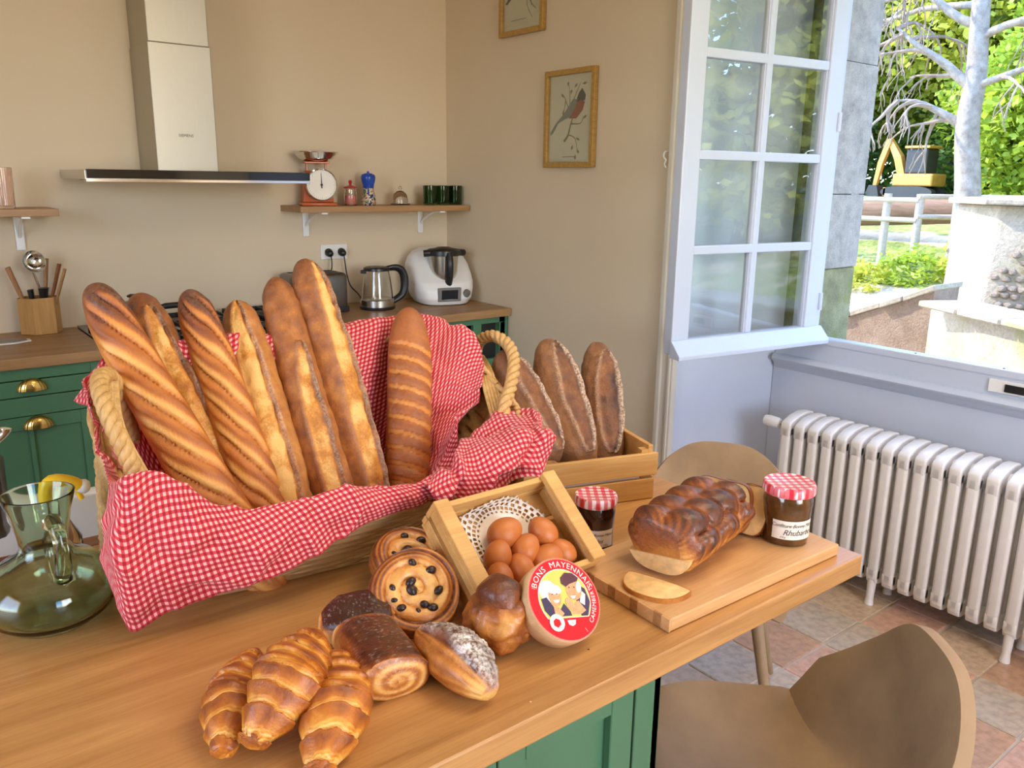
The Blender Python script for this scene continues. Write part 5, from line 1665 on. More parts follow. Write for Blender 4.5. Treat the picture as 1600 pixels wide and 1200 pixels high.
poly([(-0.02, 0.36), (-0.01, 0.50), (0.14, 0.62), (0.36, 0.60), (0.50, 0.48), (0.44, 0.40), (0.20, 0.34), (0.10, 0.28)], z_ + 0.0005, 6)
hx(0.45, 0.26, 0.07, 0.14, 2, 0.0005, -0.2)
for dx in (0.18, 0.32):
    hx(dx, 0.26, 0.024, 0.015, 5, 0.0006)
poly([(0.16, 0.06), (0.32, 0.06), (0.28, 0.00), (0.20, -0.01)], z_ + 0.0006, 2)
hx(0.10, -0.12, 0.10, 0.15, 4, 0.0004, 0.4)
poly([(0.10, -0.30), (0.26, -0.10), (0.36, -0.06), (0.52, -0.30), (0.36, -0.38), (0.14, -0.38)], z_ + 0.0005, 4)
disc(RC * 0.20, z_ + 0.0007, 2, -0.36 * RC, -0.54 * RC, 32)
poly([(-0.46, -0.50), (-0.38, -0.44), (-0.28, -0.48), (-0.26, -0.58), (-0.36, -0.66), (-0.46, -0.60)], z_ + 0.0009, 0)
poly([(-0.07, -0.50), (0.17, -0.50), (0.14, -0.60), (0.05, -0.64), (-0.04, -0.60)], z_ + 0.0003, 2)
poly([(0.02, -0.545), (0.08, -0.545), (0.075, -0.555), (0.025, -0.555)], z_ + 0.0005, 0)
poly([(0.0, -0.572), (0.10, -0.572), (0.09, -0.582), (0.01, -0.582)], z_ + 0.0005, 0)


def arc_text(body, size, rad, ang, mi, inward=False, spacing=1.1):
    vs, fs = text_polys(body, size, 0, spacing)
    out = []
    for x, y, _ in vs:
        if not inward:
            a = ang - x / rad
            rr = rad + y
        else:
            a = ang + x / rad
            rr = rad - y
        out.append((rr * math.cos(a), rr * math.sin(a), 0.0010))
    mb.cur = mi
    mb.add(out, fs)


arc_text('BONS  MAYENNAIS', RC * 0.205, RC * 0.765, R(88), 2)
arc_text('CAMEMBERT', RC * 0.155, RC * 0.865, R(-14), 2, True)
for a in (R(160), R(22), R(-62)):
    poly([(0.80 * math.cos(a), 0.80 * math.sin(a)), (0.90 * math.cos(a), 0.90 * math.sin(a)), (0.90 * math.cos(a + 0.03), 0.90 * math.sin(a + 0.03)), (0.80 * math.cos(a + 0.03), 0.80 * math.sin(a + 0.03))], 0.0009, 1)
mb.cur = 0
mb.build('printed_label', [M[k] for k in lm], cb)['label'] = 'red label with white lettering round a picture of two old people'

# ------------------------------------------------------------------ cutting board, brioche loaf, jam
BD = T + 0.0195
bd = thing('cutting_board', 'thick wooden cutting board under the braided brioche loaf', 'cutting board', (0, 0, 0))
MB().prism([(0.769, 0.633), (1.165, 0.628), (1.180, 0.838), (0.776, 0.842)], T + 0.0008, BD).build('board_body', M['board'], bd, bevel=0.002)
for k in range(14):
    f0, f1 = k / 14, (k + 1) / 14
    a = Vector((0.769, 0.633, 0)).lerp(Vector((0.776, 0.842, 0)), f0)
    b = Vector((0.769, 0.633, 0)).lerp(Vector((0.776, 0.842, 0)), f1)
    c = Vector((0.766, 0.633, 0)).lerp(Vector((0.773, 0.842, 0)), f0)
    d = Vector((0.766, 0.633, 0)).lerp(Vector((0.773, 0.842, 0)), f1)
    MB().prism([(c.x, c.y), (a.x, a.y), (b.x, b.y), (d.x, d.y)], T + 0.0008, BD).build('glued_stave', M['board_end'] if k % 3 == 1 else M['board'], bd)

bx = Vector((0.848, 0.728, BD + 0.047))
bdir = Vector((0.246, 0.060, 0.0)).normalized()
lump = [(0.036 + 0.052 * i, 0.62) for i in range(4)] + [(0.014 + 0.052 * i, -0.66) for i in range(5)] + [(0.05 + 0.07 * i, 1.45) for i in range(3)] + [(0.03 + 0.07 * i, -1.5) for i in range(3)]


def brio(t, a, z):
    g = 0.0
    s = 0.0
    for zi, ai in lump:
        q = math.exp(-((z - zi - 0.012 * (a - ai)) / 0.030) ** 2 - ((a - ai) / 0.62) ** 2)
        if q > g:
            s, g = g, q
        elif q > s:
            s = q
    crease = max(0.0, 1 - (g - s) * 5) * smooth01(0.2, 0.5, g)
    top_ = smooth01(2.0, 1.2, abs(a))
    strand = nz(z * 1.0, a * 0.012, 3, 130)
    dr = top_ * (0.022 * g - 0.009 - 0.008 * crease) + 0.0025 * strand * smooth01(0.7, 1.5, abs(a))
    bake = 0.48 + 0.30 * nz(z * 150 + a * 7, a * 2.5, 9, 1) + 0.45 * g * top_ - 0.12 * crease + 0.35 * strand * smooth01(0.6, 1.3, abs(a)) - 0.15 * smooth01(1.3, 2.2, abs(a))
    return dr, bake, 0.0


BL_ = 0.200
br = crust_tube('braided_brioche', BL_, lambda t: 0.0575 * min(1, 0.66 + 0.38 * (max(0, min(1, t / 0.10)) ** 0.5)) * (1 if t < 0.93 else max(0.5, 1 - (t - 0.93) * 4)), brio, M['brioche'], frame(bx, bdir, (0, 0, 1)), None, 170, 84, 0.82)
tag(br, 'glossy braided brioche loaf on the cutting board, its near end cut', 'bread')
cut_o = [(0.050 * math.copysign(abs(math.cos(a)) ** 0.75, math.cos(a)), 0.042 * math.copysign(abs(math.sin(a)) ** 0.75, math.sin(a)) - 0.002) for a in [2 * PI * k / 36 for k in range(36)]]
cut_o = [(x, max(y, 0.014 - 0.10 * x)) for x, y in cut_o]
o = MB().prism(cut_o, -0.003, 0.014).build('cut_face', M['crumb'], br, smooth=30)
o['label'] = 'pale yellow crumb of the cut end'
# flatten the loaf's underside onto the board
inv = br.matrix_world.inverted()
for v_ in br.data.vertices:
    w = br.matrix_world @ v_.co
    if w.z < BD + 0.0012:
        w.z = BD + 0.0012
        v_.co = inv @ w


def slice_(label, mtx, sx, sy, th, half=False):
    ol = [(sx * math.copysign(abs(math.cos(a)) ** 0.8, math.cos(a)), sy * (math.copysign(abs(math.sin(a)) ** 0.8, math.sin(a)) + 0.12 * math.sin(3 * a))) for a in [2 * PI * k / 40 for k in range(40)]]
    if half:
        ol = [(sx * math.copysign(abs(math.cos(a)) ** 0.8, math.cos(a)), min(0.0, sy * math.sin(a)) + 0.006 * max(0, math.sin(a))) for a in [2 * PI * k / 40 for k in range(40)]]
    t = thing('brioche_slice', label, 'bread', mtx=mtx, group='slices cut from the brioche')
    MB().prism(ol, -th / 2, th / 2).build('crumb', M['crumb'], t, bevel=0.001, smooth=40)
    cr_ = MB()
    n = len(ol)
    vs = [(x * k, y * k, z) for z in (-th / 2 * 1.06, th / 2 * 1.06) for k in (0.99, 1.015) for x, y in ol]
    fs = []
    for i in range(n):
        j = (i + 1) % n
        fs += [(i, j, n + j, n + i), (2 * n + i, 3 * n + i, 3 * n + j, 2 * n + j), (n + i, n + j, 3 * n + j, 3 * n + i), (i, 2 * n + i, 2 * n + j, j)]
    cr_.add(vs, fs)
    o = cr_.build('crust', M['brioche'], t, smooth=60)
    add_attr(o, 'bake', [0.34 if half else 0.62] * len(o.data.vertices))
    return t


slice_('half round brioche slice lying flat on the board in front of the loaf', Matrix.Translation((0.825, 0.706, BD + 0.0042)) @ Matrix.Rotation(R(-74), 4, 'Z') @ Matrix.Rotation(R(1.5), 4, 'X'), 0.049, 0.048, 0.007, True)
for k, (dl_, ti, lab) in enumerate(((0.212, 12, 'first brioche slice leaning on the far end of the loaf'), (0.232, 22, 'second brioche slice fanned out behind the loaf'), (0.254, 34, 'third and farthest brioche slice, leaning lowest behind the loaf'))):
    p = bx + bdir * dl_ + Vector((0.006, -0.024, 0)) * k
    p.z = BD + 0.046 - k * 0.006
    s_m = frame(p, bdir + Vector((0, 0, -math.tan(R(ti)))), (0, 0, 1))
    # local y up: turn so that -y (front) is up already
    slice_(lab, s_m, 0.050 - 0.003 * k, 0.046 - 0.001 * k, 0.012)


def jar(label, loc, rot, s, facet, jam, lines, wide=1.0):
    t = thing('jam_jar', label, 'jar', loc, rot)
    h = 0.098 * s
    r = 0.036 * s * wide
    n = 40
    MB().lathe([(0, 0.0015), (r * 0.86, 0.0), (r * 0.93, 0.002), (r * 0.95, 0.008), (r * 0.93, 0.034 * s), (r * 1.0, 0.058 * s), (r * 1.03, 0.070 * s), (r * 0.96, 0.080 * s), (r * 0.93, 0.084 * s), (r * 0.90, 0.084 * s), (0, 0.083 * s)], n).build('jar_glass', M[jam], t, smooth=40)
    # printed label around the lower front
    mb = MB()
    z0, z1 = 0.013 * s, 0.044 * s

    def lf(u, v):
        a = -PI / 2 + (u - 0.5) * 1.95
        z = z0 + (z1 - z0) * v
        rr = r * (0.955 + 0.02 * max(0, (z / s - 0.034)) * 50) + 0.0008
        return (rr * math.cos(a), rr * math.sin(a), z)
    mb.grid(lf, 20, 4)
    lb = mb.build('paper_label', M['label'], t, smooth=60)

    def on_jar(vs, zc, xo=0.0):
        out = []
        for x, y, _ in vs:
            a = -PI / 2 + (x + xo) / r
            z = zc + y
            rr = r * (0.955 + 0.02 * max(0, (z / s - 0.034)) * 50) + 0.0013
            out.append((rr * math.cos(a), rr * math.sin(a), z))
        return out
    mb = MB()
    for body, size, zc, xo in lines:
        vs, fs = text_polys(body, size * s, 0.35, 0.95)
        mb.add(on_jar(vs, zc * s, xo * s), fs)
    mb.build('label_lettering', M['ink'], lb)
    lr = r * 1.085
    MB().lathe([(lr * 0.96, 0.0815 * s), (lr, 0.083 * s), (lr * 1.01, 0.086 * s), (lr * 1.0, 0.0945 * s), (lr * 0.96, 0.098 * s), (lr * 0.90, 0.0985 * s), (lr * 0.84, 0.0972 * s), (0, 0.0972 * s)], 48).build('gingham_lid', M['lid_gingham'], t, smooth=50)['label'] = 'metal lid printed with red and white gingham'
    return t


jar('jam jar with a gingham lid standing on the right end of the cutting board', (1.112, 0.694, BD + 0.0005), R(-34), 1.0, 12, 'rhubarb', [('Confiture Bonne Maman', 0.0085, 0.0335, 0.002), ('Rhubarbe', 0.0135, 0.0205, 0.006), ('370 g', 0.0042, 0.0155, -0.019)], 1.05)
jar('jam jar with a gingham lid between the egg crate and the slatted crate', (0.868, 0.884, T + 0.0005), R(-38), 0.94, 12, 'jam', [('Confiture Bonne Maman', 0.0072, 0.0335, 0.0), ('des', 0.0110, 0.0215, 0.004), ('370 g', 0.0042, 0.0155, 0.017)], 0.94)

# ------------------------------------------------------------------ pastries


def croissant(label, p0, p1, Rm, segs, seed, bend=(0, 0), front=(-0.15, -0.35, 0.9), skew=0.5):
    p0, p1 = Vector(p0), Vector(p1)
    L = (p1 - p0).length

    def pr(t):
        return Rm * (0.20 + 0.80 * max(0, math.sin(PI * min(1, max(0, 0.06 + 0.88 * t)))) ** 1.15) * (0.75 if t < 0.015 or t > 0.985 else 1)

    def d(t, a, z):
        s = 1 if t > 0.5 else -1
        u = (abs(t - 0.47) * 2) ** 0.9 * segs + skew * 0.6 * math.sin(a * 1.0 + seed * 2) * (1 if s > 0 else -0.8) + 0.35 * nz(t * 3, a * 0.8, seed, 1.0) + 0.10 * nz(t * 14, a * 4, seed, 1.0)
        f = u - math.floor(u)
        first = u < 1
        step = (1 - f)
        dr = 0.0075 * (1 - 0.4 * abs(2 * t - 1)) * (step - 0.5) * smooth01(2.7, 2.0, abs(a)) * (Rm / 0.04)
        edge = math.exp(-((1 - f) / 0.10) ** 2) + math.exp(-(f / 0.05) ** 2) * 0.6
        dr -= 0.0022 * edge
        lines = 0.5 + 0.5 * math.sin(f * 44 + 3 * nz(a * 2, t * 4, seed, 1.0))
        pale = smooth01(0.52, 0.86, f)
        bake = 0.60 - 0.52 * pale + 0.30 * pale * lines * smooth01(1.0, 0.86, f) + 0.22 * nz(a * 2.2, t * 9, seed + 4, 1.0) - 0.18 * smooth01(1.0, 2.0, abs(a)) - 0.06 * abs(2 * t - 1) + 0.14 * math.exp(-((f - 0.22) / 0.2) ** 2)
        dr += 0.0024 * nz(a * 1.5, z * 45, seed, 1.0) - 0.0009 * pale * lines
        return dr, bake, 0.0
    o = crust_tube('croissant', L, pr, d, M['croissant'], frame(p0, p1 - p0, front), None, 190, 72, 0.86, bend)
    inv = o.matrix_world.inverted()
    return tag(o, label, 'croissant', 'croissants at the front of the worktop')


croissant('topmost croissant, its tip pointing at the chocolate pastry', (0.2327, 0.7106, 1.0000), (0.3513, 0.8074, 1.0340), 0.0390, 3.5, 0.4, (0.004, -0.010))
croissant('croissant lying half under another one, leftmost of the pastries', (0.2103, 0.7320, 0.9860), (0.2972, 0.8692, 0.9980), 0.0300, 3.5, 2.2, (-0.008, 0))
croissant('croissant nearest the bottom edge of the photo, below the chocolate pastry', (0.2729, 0.6477, 0.9880), (0.3692, 0.7965, 1.0060), 0.0360, 3.5, 1.3, (0.010, -0.004))


def choc(name, label, origin, axis, front, L, w, h, top_dark, seed, grp, er=0.055):
    def pr(t):
        e = min(t, 1 - t) / 0.055
        return 1.0 * min(1, e) ** 0.5 if e < 1 else 1.0

    def d(t, a, z):
        c, s = abs(math.cos(a)) / h, abs(math.sin(a)) / w
        rr = (c ** 2.5 + s ** 2.5) ** (-1 / 2.5)
        e = min(t, 1 - t) / er
        k = min(1, max(0, e)) ** 0.5
        wob = 1 + 0.05 * nz(t * 3, a, seed, 1.3) + 0.03 * math.sin(a * 2 + seed) - 0.06 * math.exp(-((t - 0.55) / 0.1) ** 2) * (abs(a) < 0.9)
        r = rr * k * wob
        # wrapped seam running along the roll
        seam = math.exp(-((a - 1.05) / 0.06) ** 2)
        r -= 0.002 * seam
        if e < (1 if er < 0.1 else 0.2):
            rho = k
            ring = math.sin(rho * 16 + a)
            bake = 0.22 + 0.22 * ring + 0.25 * smooth01(0.8, 1, rho)
        else:
            topz = smooth01(1.35, 0.9, abs(a))
            ends = smooth01(0.16, 0.06, min(t, 1 - t))
            bake = 0.38 + top_dark * topz - 0.30 * smooth01(1.3, 2.0, abs(a)) - 0.45 * ends * (1 - 0.4 * topz) + 0.12 * nz(t * 8, a * 3, seed, 1)
        return r - pr(t), bake, 0.25 * (nz(t * 40, a * 20, seed, 1) > 0.35)
    o = crust_tube(name, L, lambda t: 1.0, lambda t, a, z: (d(t, a, z)[0] + pr(t) - 1.0, d(t, a, z)[1], d(t, a, z)[2]), M['pastry'], frame(origin, axis, front), None, 150, 72, 1.0)
    return tag(o, label, 'pastry', grp)


GP = 'chocolate filled pastries'
a_, b_ = Vector((0.4234, 0.8378, 0.9980)), Vector((0.4055, 0.7044, 0.9940))
choc('chocolate_pastry', 'rectangular chocolate pastry with a dark glazed top, in front of the raisin swirl', a_, b_ - a_, (0.10, -0.20, 0.95), 0.118, 0.043, 0.026, 0.52, 1.0, GP)
a_, b_ = Vector((0.3854, 0.8567, 0.9980)), Vector((0.4025, 0.8081, 0.9980))
choc('chocolate_pastry', 'very dark chocolate pastry half hidden behind the croissants and the lighter one', (0.385, 0.885, 0.995), (0.09, -0.035, 0.004), (0.1, -0.25, 0.95), 0.100, 0.040, 0.024, 0.75, 4.0, GP, 0.3)


def raisin_bun(label, c, n_, Rm, seed):
    m = frame(c, n_, (0.2, 0.1, 1.0))
    t = thing('raisin_swirl', label, 'pastry', mtx=m, group='raisin swirl pastries')
    pitch = Rm / 3.0

    def hgt(r, a):
        f = r / pitch - a / (2 * PI)
        f -= math.floor(f)
        return f
    NRr, NAa = 60, 96
    vs, bk, fl_ = [], [], []
    for i in range(NRr + 1):
        for k in range(NAa):
            a = 2 * PI * k / NAa
            u = i / NRr
            if u < 0.78:
                r = Rm * (u / 0.78) * (1 + 0.02 * math.sin(3 * a + seed))
                f = hgt(r, a)
                z = 0.012 + 0.0055 * math.sin(PI * f) ** 0.6 - 0.004 * (r / Rm) ** 6 + 0.002 * nz(r * 60, a, seed, 1)
                outer = smooth01(0.62, 0.80, r / Rm)
                b = 0.12 + 0.40 * outer + 0.20 * math.exp(-((f - 0.0) / 0.1) ** 2) + 0.14 * nz(r * 90, a * 2, seed, 1) + 0.20 * outer * math.sin(f * 20)
            else:
                e = (u - 0.78) / 0.22
                r = Rm * (1 + 0.02 * math.sin(3 * a + seed)) * (1 + 0.03 * math.sin(PI * e))
                z = 0.008 - e * 0.026
                b = 0.55 + 0.12 * math.sin(e * 20)
            if u == 0:
                r = 0.0002
            vs.append((r * math.cos(a), r * math.sin(a), z))
            bk.append(b)
            fl_.append(0.0)
    mb = MB()
    fs = [(i * NAa + k, i * NAa + (k + 1) % NAa, (i + 1) * NAa + (k + 1) % NAa, (i + 1) * NAa + k) for i in range(NRr) for k in range(NAa)]
    fs.append(tuple(range(NRr * NAa, (NRr + 1) * NAa)))
    fs.append(tuple(range(NAa)))
    mb.add(vs, fs)
    o = mb.build('swirl_dough', M['pastry'], t, smooth=60)
    add_attr(o, 'bake', bk)
    add_attr(o, 'flour', fl_)
    rr = random.Random(int(seed * 10))
    for k, (x, y, s) in enumerate(((-0.38, 0.42, 1.1), (-0.20, 0.36, 1.0), (0.30, 0.46, 1.0), (0.10, 0.06, 1.3), (0.12, -0.14, 1.2), (-0.50, 0.02, 1.1), (-0.32, -0.44, 1.15), (0.52, 0.02, 0.8), (0.46, 0.30, 0.7), (0.10, -0.60, 0.9), (-0.06, 0.52, 0.7))):
        prf = [(0.0 if q in (0, 10) else 0.0052 * s * math.sin(PI * q / 10), -0.0068 * s * math.cos(PI * q / 10)) for q in range(11)]
        MB().lathe(prf, 12, mtx=Matrix.Translation((x * Rm, y * Rm, 0.0155)) @ Matrix.Rotation(rr.uniform(0, 3), 4, 'Z') @ Matrix.Rotation(R(80), 4, 'X')).build('raisin', M['raisin'], t, smooth=80)
    return t


raisin_bun('raisin swirl pastry facing the viewer, leaning against the basket', (0.5134, 0.8594, 1.0120), (-0.22, -0.62, 0.75), 0.060, 1.0)
raisin_bun('second raisin swirl pastry mostly hidden behind the first, beside the egg crate', (0.560, 0.948, 1.010), (0.05, -0.45, 0.86), 0.056, 2.3)


def chauss(t, a, z):
    s = smooth01(0.02, 0.2, t) * smooth01(0.98, 0.85, t)
    f = (z * 1.0 + 0.012 * a + 0.004 * nz(z, a, 2, 20)) / 0.020
    f -= math.floor(f)
    top_ = smooth01(1.2, 0.5, abs(a - 0.35))
    op = math.exp(-((a + 0.62 + 0.25 * (t - 0.5)) / 0.15) ** 2) * s
    op2 = math.exp(-((a + 1.0 + 0.3 * (t - 0.5)) / 0.10) ** 2) * s
    dr = top_ * 0.0035 * s * (math.exp(-((f - 0.5) / 0.2) ** 2)) - 0.008 * op - 0.004 * op2 + 0.002 * nz(z * 40, a * 2, 1, 1)
    bake = 0.62 * top_ + 0.22 + 0.10 * math.sin(a * 14 + z * 60) * (1 - top_) + 0.2 * op - 0.2 * smooth01(0.85, 1.0, 1 - t) + 0.1 * s
    pw = top_ * (0.5 + 0.9 * nz(z * 22, a * 1.2, 5, 1)) * (2.2 if t > 0.66 or 0.22 < t < 0.45 else 1.0)
    return dr, bake, max(0, min(1, pw))


a_, b_ = Vector((0.4825, 0.6482, 0.9900)), Vector((0.4790, 0.7924, 1.0000))
o = crust_tube('apple_turnover', (b_ - a_).length, lambda t: 0.038 * max(0.02, math.sin(PI * min(1, max(0.0, t * 0.94 + 0.05)))) ** 0.62, chauss, M['pastry'], frame(a_, b_ - a_, (0.20, -0.05, 0.97)), None, 170, 72, 0.80, (0.004, -0.003))
tag(o, 'puffy apple turnover dusted with icing sugar, between raisin swirl and small brioche', 'pastry')

# brioche with a head: fluted body and a ball on top
def flute(t, a, z):
    k = smooth01(0.0, 0.1, t) * smooth01(0.75, 0.4, t)
    dr = 0.0034 * k * abs(math.cos(a * 5)) + 0.0075 * nz(a * 1.4, z * 50, 3, 1) + 0.0030 * nz(a * 4, z * 120, 3, 1)
    return dr, 0.48 + 0.40 * nz(a * 1.6, z * 45, 8, 1) + 0.25 * smooth01(0.3, 0.0, t) + 0.2 * smooth01(0.75, 1.0, t) - 0.22 * math.exp(-((t - 0.62) / 0.16) ** 2) * smooth01(1.2, 0.2, abs(a)), 0.0


p0 = Vector((0.572, 0.748, T + 0.004))
bm_ = frame(p0, (-0.10, -0.02, 1.0), (-0.6, -0.75, 0.0))
o = crust_tube('small_brioche', 0.066, lambda t: 0.0270 + 0.0155 * math.sin(PI * min(1, t * 0.9 + 0.05)) if t < 0.95 else 0.0270 + 0.0155 * math.sin(PI * 0.905) - (t - 0.95) * 0.2, flute, M['brioche'], bm_, None, 70, 72, 1.0)
tag(o, 'small brioche with a dark round head, standing before the egg crate', 'brioche')
hd = crust_tube('brioche_head', 0.052, lambda t: 0.0290 * max(0.0, 1 - (2 * t - 1) ** 2) ** 0.5, lambda t, a, z: (0.0050 * nz(a, z * 50, 4, 1), 0.66 + 0.22 * smooth01(0.4, 0.95, t) + 0.1 * nz(a, z * 40, 2, 1), 0.0), M['brioche'], None, o, 50, 48, 1.0)
hd.location = (0.0035, 0.004, 0.038)
hd['label'] = 'darker browned round head'

# crumbs
rc = random.Random(5)
crumbs = [((0.3510, 0.7112, 0.9705), 0.0022, 'pale pastry crumb beside the lowest croissant'), ((0.5261, 0.6282, 0.9705), 0.0012, 'pale crumb on the worktop under the turnover'), ((0.6538, 0.6674, 0.9705), 0.0013, 'dark crumb on the worktop below the cheese box')]
for k, (p, s, lab) in enumerate(crumbs):
    mb = MB()
    vs = [Vector((rc.uniform(-1, 1), rc.uniform(-1, 1), rc.uniform(-0.2, 1.2))) for _ in range(9)]
    bm2 = bmesh.new()
    for q in vs:
        bm2.verts.new(q * s)
    bmesh.ops.convex_hull(bm2, input=bm2.verts)
    me = bpy.data.meshes.new('crumb_flake')
    bm2.to_mesh(me)
    bm2.free()
    me.materials.append(M['crumb'] if k < 2 else M['raisin'])
    o = bpy.data.objects.new('crumb_flake', me)
    COL.objects.link(o)
    o.location = p
    tag(o, lab, 'crumb')

# ------------------------------------------------------------------ shell chairs
def chair(label, loc, rz, top_z=0.785, grp='taupe shell chairs at the end of the island'):
    t = thing('shell_chair', label, 'chair', loc, rz, grp)
    # side profile, local +x forward: seat front, seat, bend, back
    pf = [(0.235, 0.455), (0.20, 0.470), (0.08, 0.452), (-0.06, 0.440), (-0.155, 0.452), (-0.205, 0.505), (-0.232, 0.585), (-0.252, 0.680), (-0.270, top_z)]
    hw = [0.185, 0.215, 0.235, 0.242, 0.245, 0.244, 0.238, 0.226, 0.205]

    def fn(u, v):
        s = 2 * u - 1
        if v > 0.5:
            v = 0.5 + (v - 0.5) * (1 - 0.54 * abs(s) ** 2.5)
        p = crom([(x, 0, z) for x, z in pf], v)
        w = crom([(h, 0, 0) for h in hw], v).x
        seat = 1 - smooth01(0.36, 0.56, v)
        lift = (0.085 * abs(s) ** 2.6) * smooth01(0.0, 0.25, v)
        x = p.x + (1 - seat) * (0.095 * abs(s) ** 2.2) * smooth01(1.0, 0.60, v)
        z = p.z + lift * (0.35 + 0.65 * seat) - (0.03 * s * s if v < 0.08 else 0)
        return (x, s * w, z)
    mb = MB().grid(fn, 36, 44)
    o = mb.build('seat_shell', M['chair'], t, smooth=180)
    md = o.modifiers.new('padding', 'SOLIDIFY')
    md.thickness = 0.024
    md.offset = -1
    bv = o.modifiers.new('round', 'BEVEL')
    bv.width = 0.010
    bv.segments = 3
    bv.limit_method = 'ANGLE'
    bv.angle_limit = R(60)
    pts = [Vector(fn(k / 40, 0.43)) for k in range(41)]
    MB().tube([p + Vector((0.006, 0, 0.004)) for p in pts], 0.0035, 6).build('seam', M['seam'], t, smooth=60)
    for sx, sy in ((1, 1), (1, -1), (-1, 1), (-1, -1)):
        MB().tube([(0.10 * sx, 0.12 * sy, 0.425), (0.205 * sx - 0.01, 0.205 * sy, 0.0)], [0.0185, 0.0125], 14).build('leg', M['leg_wood'], t, smooth=40)
    MB().box(-0.13, 0.13, -0.13, 0.13, 0.398, 0.418).build('under_frame', M['black'], t, bevel=0.004)
    return t


chair('taupe padded shell chair in the right foreground, nearest the photographer', (1.165, 0.695, 0.0), R(140))
chair('taupe padded shell chair behind the far end of the island, near the radiator', (1.84, 1.375, 0.0), R(216), 0.75)

# ------------------------------------------------------------------ outside the window
st = struct(MB().box(3.42, 3.421, 1.96, 1.961, -0.5, -0.49).build('wall_outside_quoin', M['granite']))
rs = random.Random(2)
zc = -0.5
sizes = [1.34, 0.36, 0.31, 0.52, 0.46, 0.55, 0.5, 0.5]
for k, h in enumerate(sizes):
    o = MB().box(3.125, 3.425, 1.925 + rs.uniform(-0.004, 0.004), 2.262, zc + 0.0012, zc + h - 0.0012).build('stone', M['granite_moss'] if zc < 0.9 else M['granite'], st, bevel=0.004)
    zc += h
struct(MB().box(3.13, 3.40, 0.1, 1.92, -0.5, 0.86).build('wall_outside_ledge', M['granite']))


def gz(x, y):
    z = -0.45 + 1.75 * smooth01(6.5, 15, x) + 0.06 * nz(x, y, 0, 0.5)
    z += 0.25 * smooth01(6.3, 7.2, x) * smooth01(9, 7.5, x) * smooth01(2.9, 3.3, y)
    return z + 0.02 * (x - 15 if x > 15 else 0)


NX, NY = 90, 110
mb = MB()
vs, tf = [], []
for i in range(NX + 1):
    for j in range(NY + 1):
        x, y = 3.45 + 40 * (i / NX) ** 1.4, -22 + 52 * j / NY
        vs.append((x, y, gz(x, y)))
        t_ = 0.15
        if x > 12.2:
            t_ = 0.75
        if 10.3 < x < 11.8 and y > 4.6:
            t_ = 0.8
        if 7.3 < x < 8.6 and y > 3.4:
            t_ = 0.7
        if y < 1.5 and x > 6:
            t_ = 0.6
        tf.append(t_)
mb.add(vs, [(i * (NY + 1) + j, i * (NY + 1) + j + 1, (i + 1) * (NY + 1) + j + 1, (i + 1) * (NY + 1) + j) for i in range(NX) for j in range(NY)])
g = struct(mb.build('ground', M['ground'], smooth=60))
add_attr(g, 'turf', tf)

# low garden walls
lw = thing('garden_wall', 'low rubble garden wall with stone coping outside the window', 'wall', (0, 0, 0))
mb = MB()
m_ = Matrix(((0, 0, 1, 6.5), (1, 0, 0, 0), (0, 1, 0, 0), (0, 0, 0, 1)))
mb.prism([(2.98, -0.6), (6.5, -0.6), (6.5, 0.30), (3.75, 0.42), (3.12, 0.685), (2.98, 0.76)], 0, 0.42, m_)
mb.build('wall_body', M['rubble'], lw)
yy = 2.97
while yy < 6.3:
    l = rs.uniform(0.16, 0.30)
    zt = lambda y: 0.77 - 0.13 * (y - 2.98) / 0.3 if y < 3.12 else (0.70 - 0.26 * (y - 3.12) / 0.63 if y < 3.75 else 0.44 - 0.04 * (y - 3.75))
    vs = []
    for (y, z) in ((yy, zt(yy)), (yy + l - 0.012, zt(yy + l))):
        for x in (6.46 + rs.uniform(-0.02, 0.02), 6.95):
            for dz in (0.0, 0.045):
                vs.append((x, y, z + dz - 0.012))
    MB().add(vs, [(0, 1, 3, 2), (4, 6, 7, 5), (0, 4, 5, 1), (2, 3, 7, 6), (1, 5, 7, 3), (0, 2, 6, 4)]).build('coping_stone', M['render'], lw, bevel=0.006, seg=1)
    yy += l
l2 = thing('garden_wall', 'lime rendered wall in the sun below the window, right of the rubble wall', 'wall', (0, 0, 0))
MB().prism([(6.49, 2.99), (6.60, 2.60), (5.2, 0.2), (3.9, -2.0), (3.6, -1.9), (4.9, 0.35), (6.05, 2.42)][::-1], -0.6, 0.66).build('wall_body', M['render'], l2, bevel=0.02)
a0, a1 = Vector((6.42, 2.86, 0)), Vector((4.0, -1.6, 0))
for k in range(12):
    p, q = a0.lerp(a1, k / 12), a0.lerp(a1, (k + 0.97) / 12)
    n = Vector((-(q - p).y, (q - p).x, 0)).normalized() * 0.22
    MB().prism([(p + n).to_2d()[:], (q + n).to_2d()[:], (q - n).to_2d()[:], (p - n).to_2d()[:]], 0.66, 0.705).build('coping_stone', M['render'], l2, bevel=0.01, seg=1)

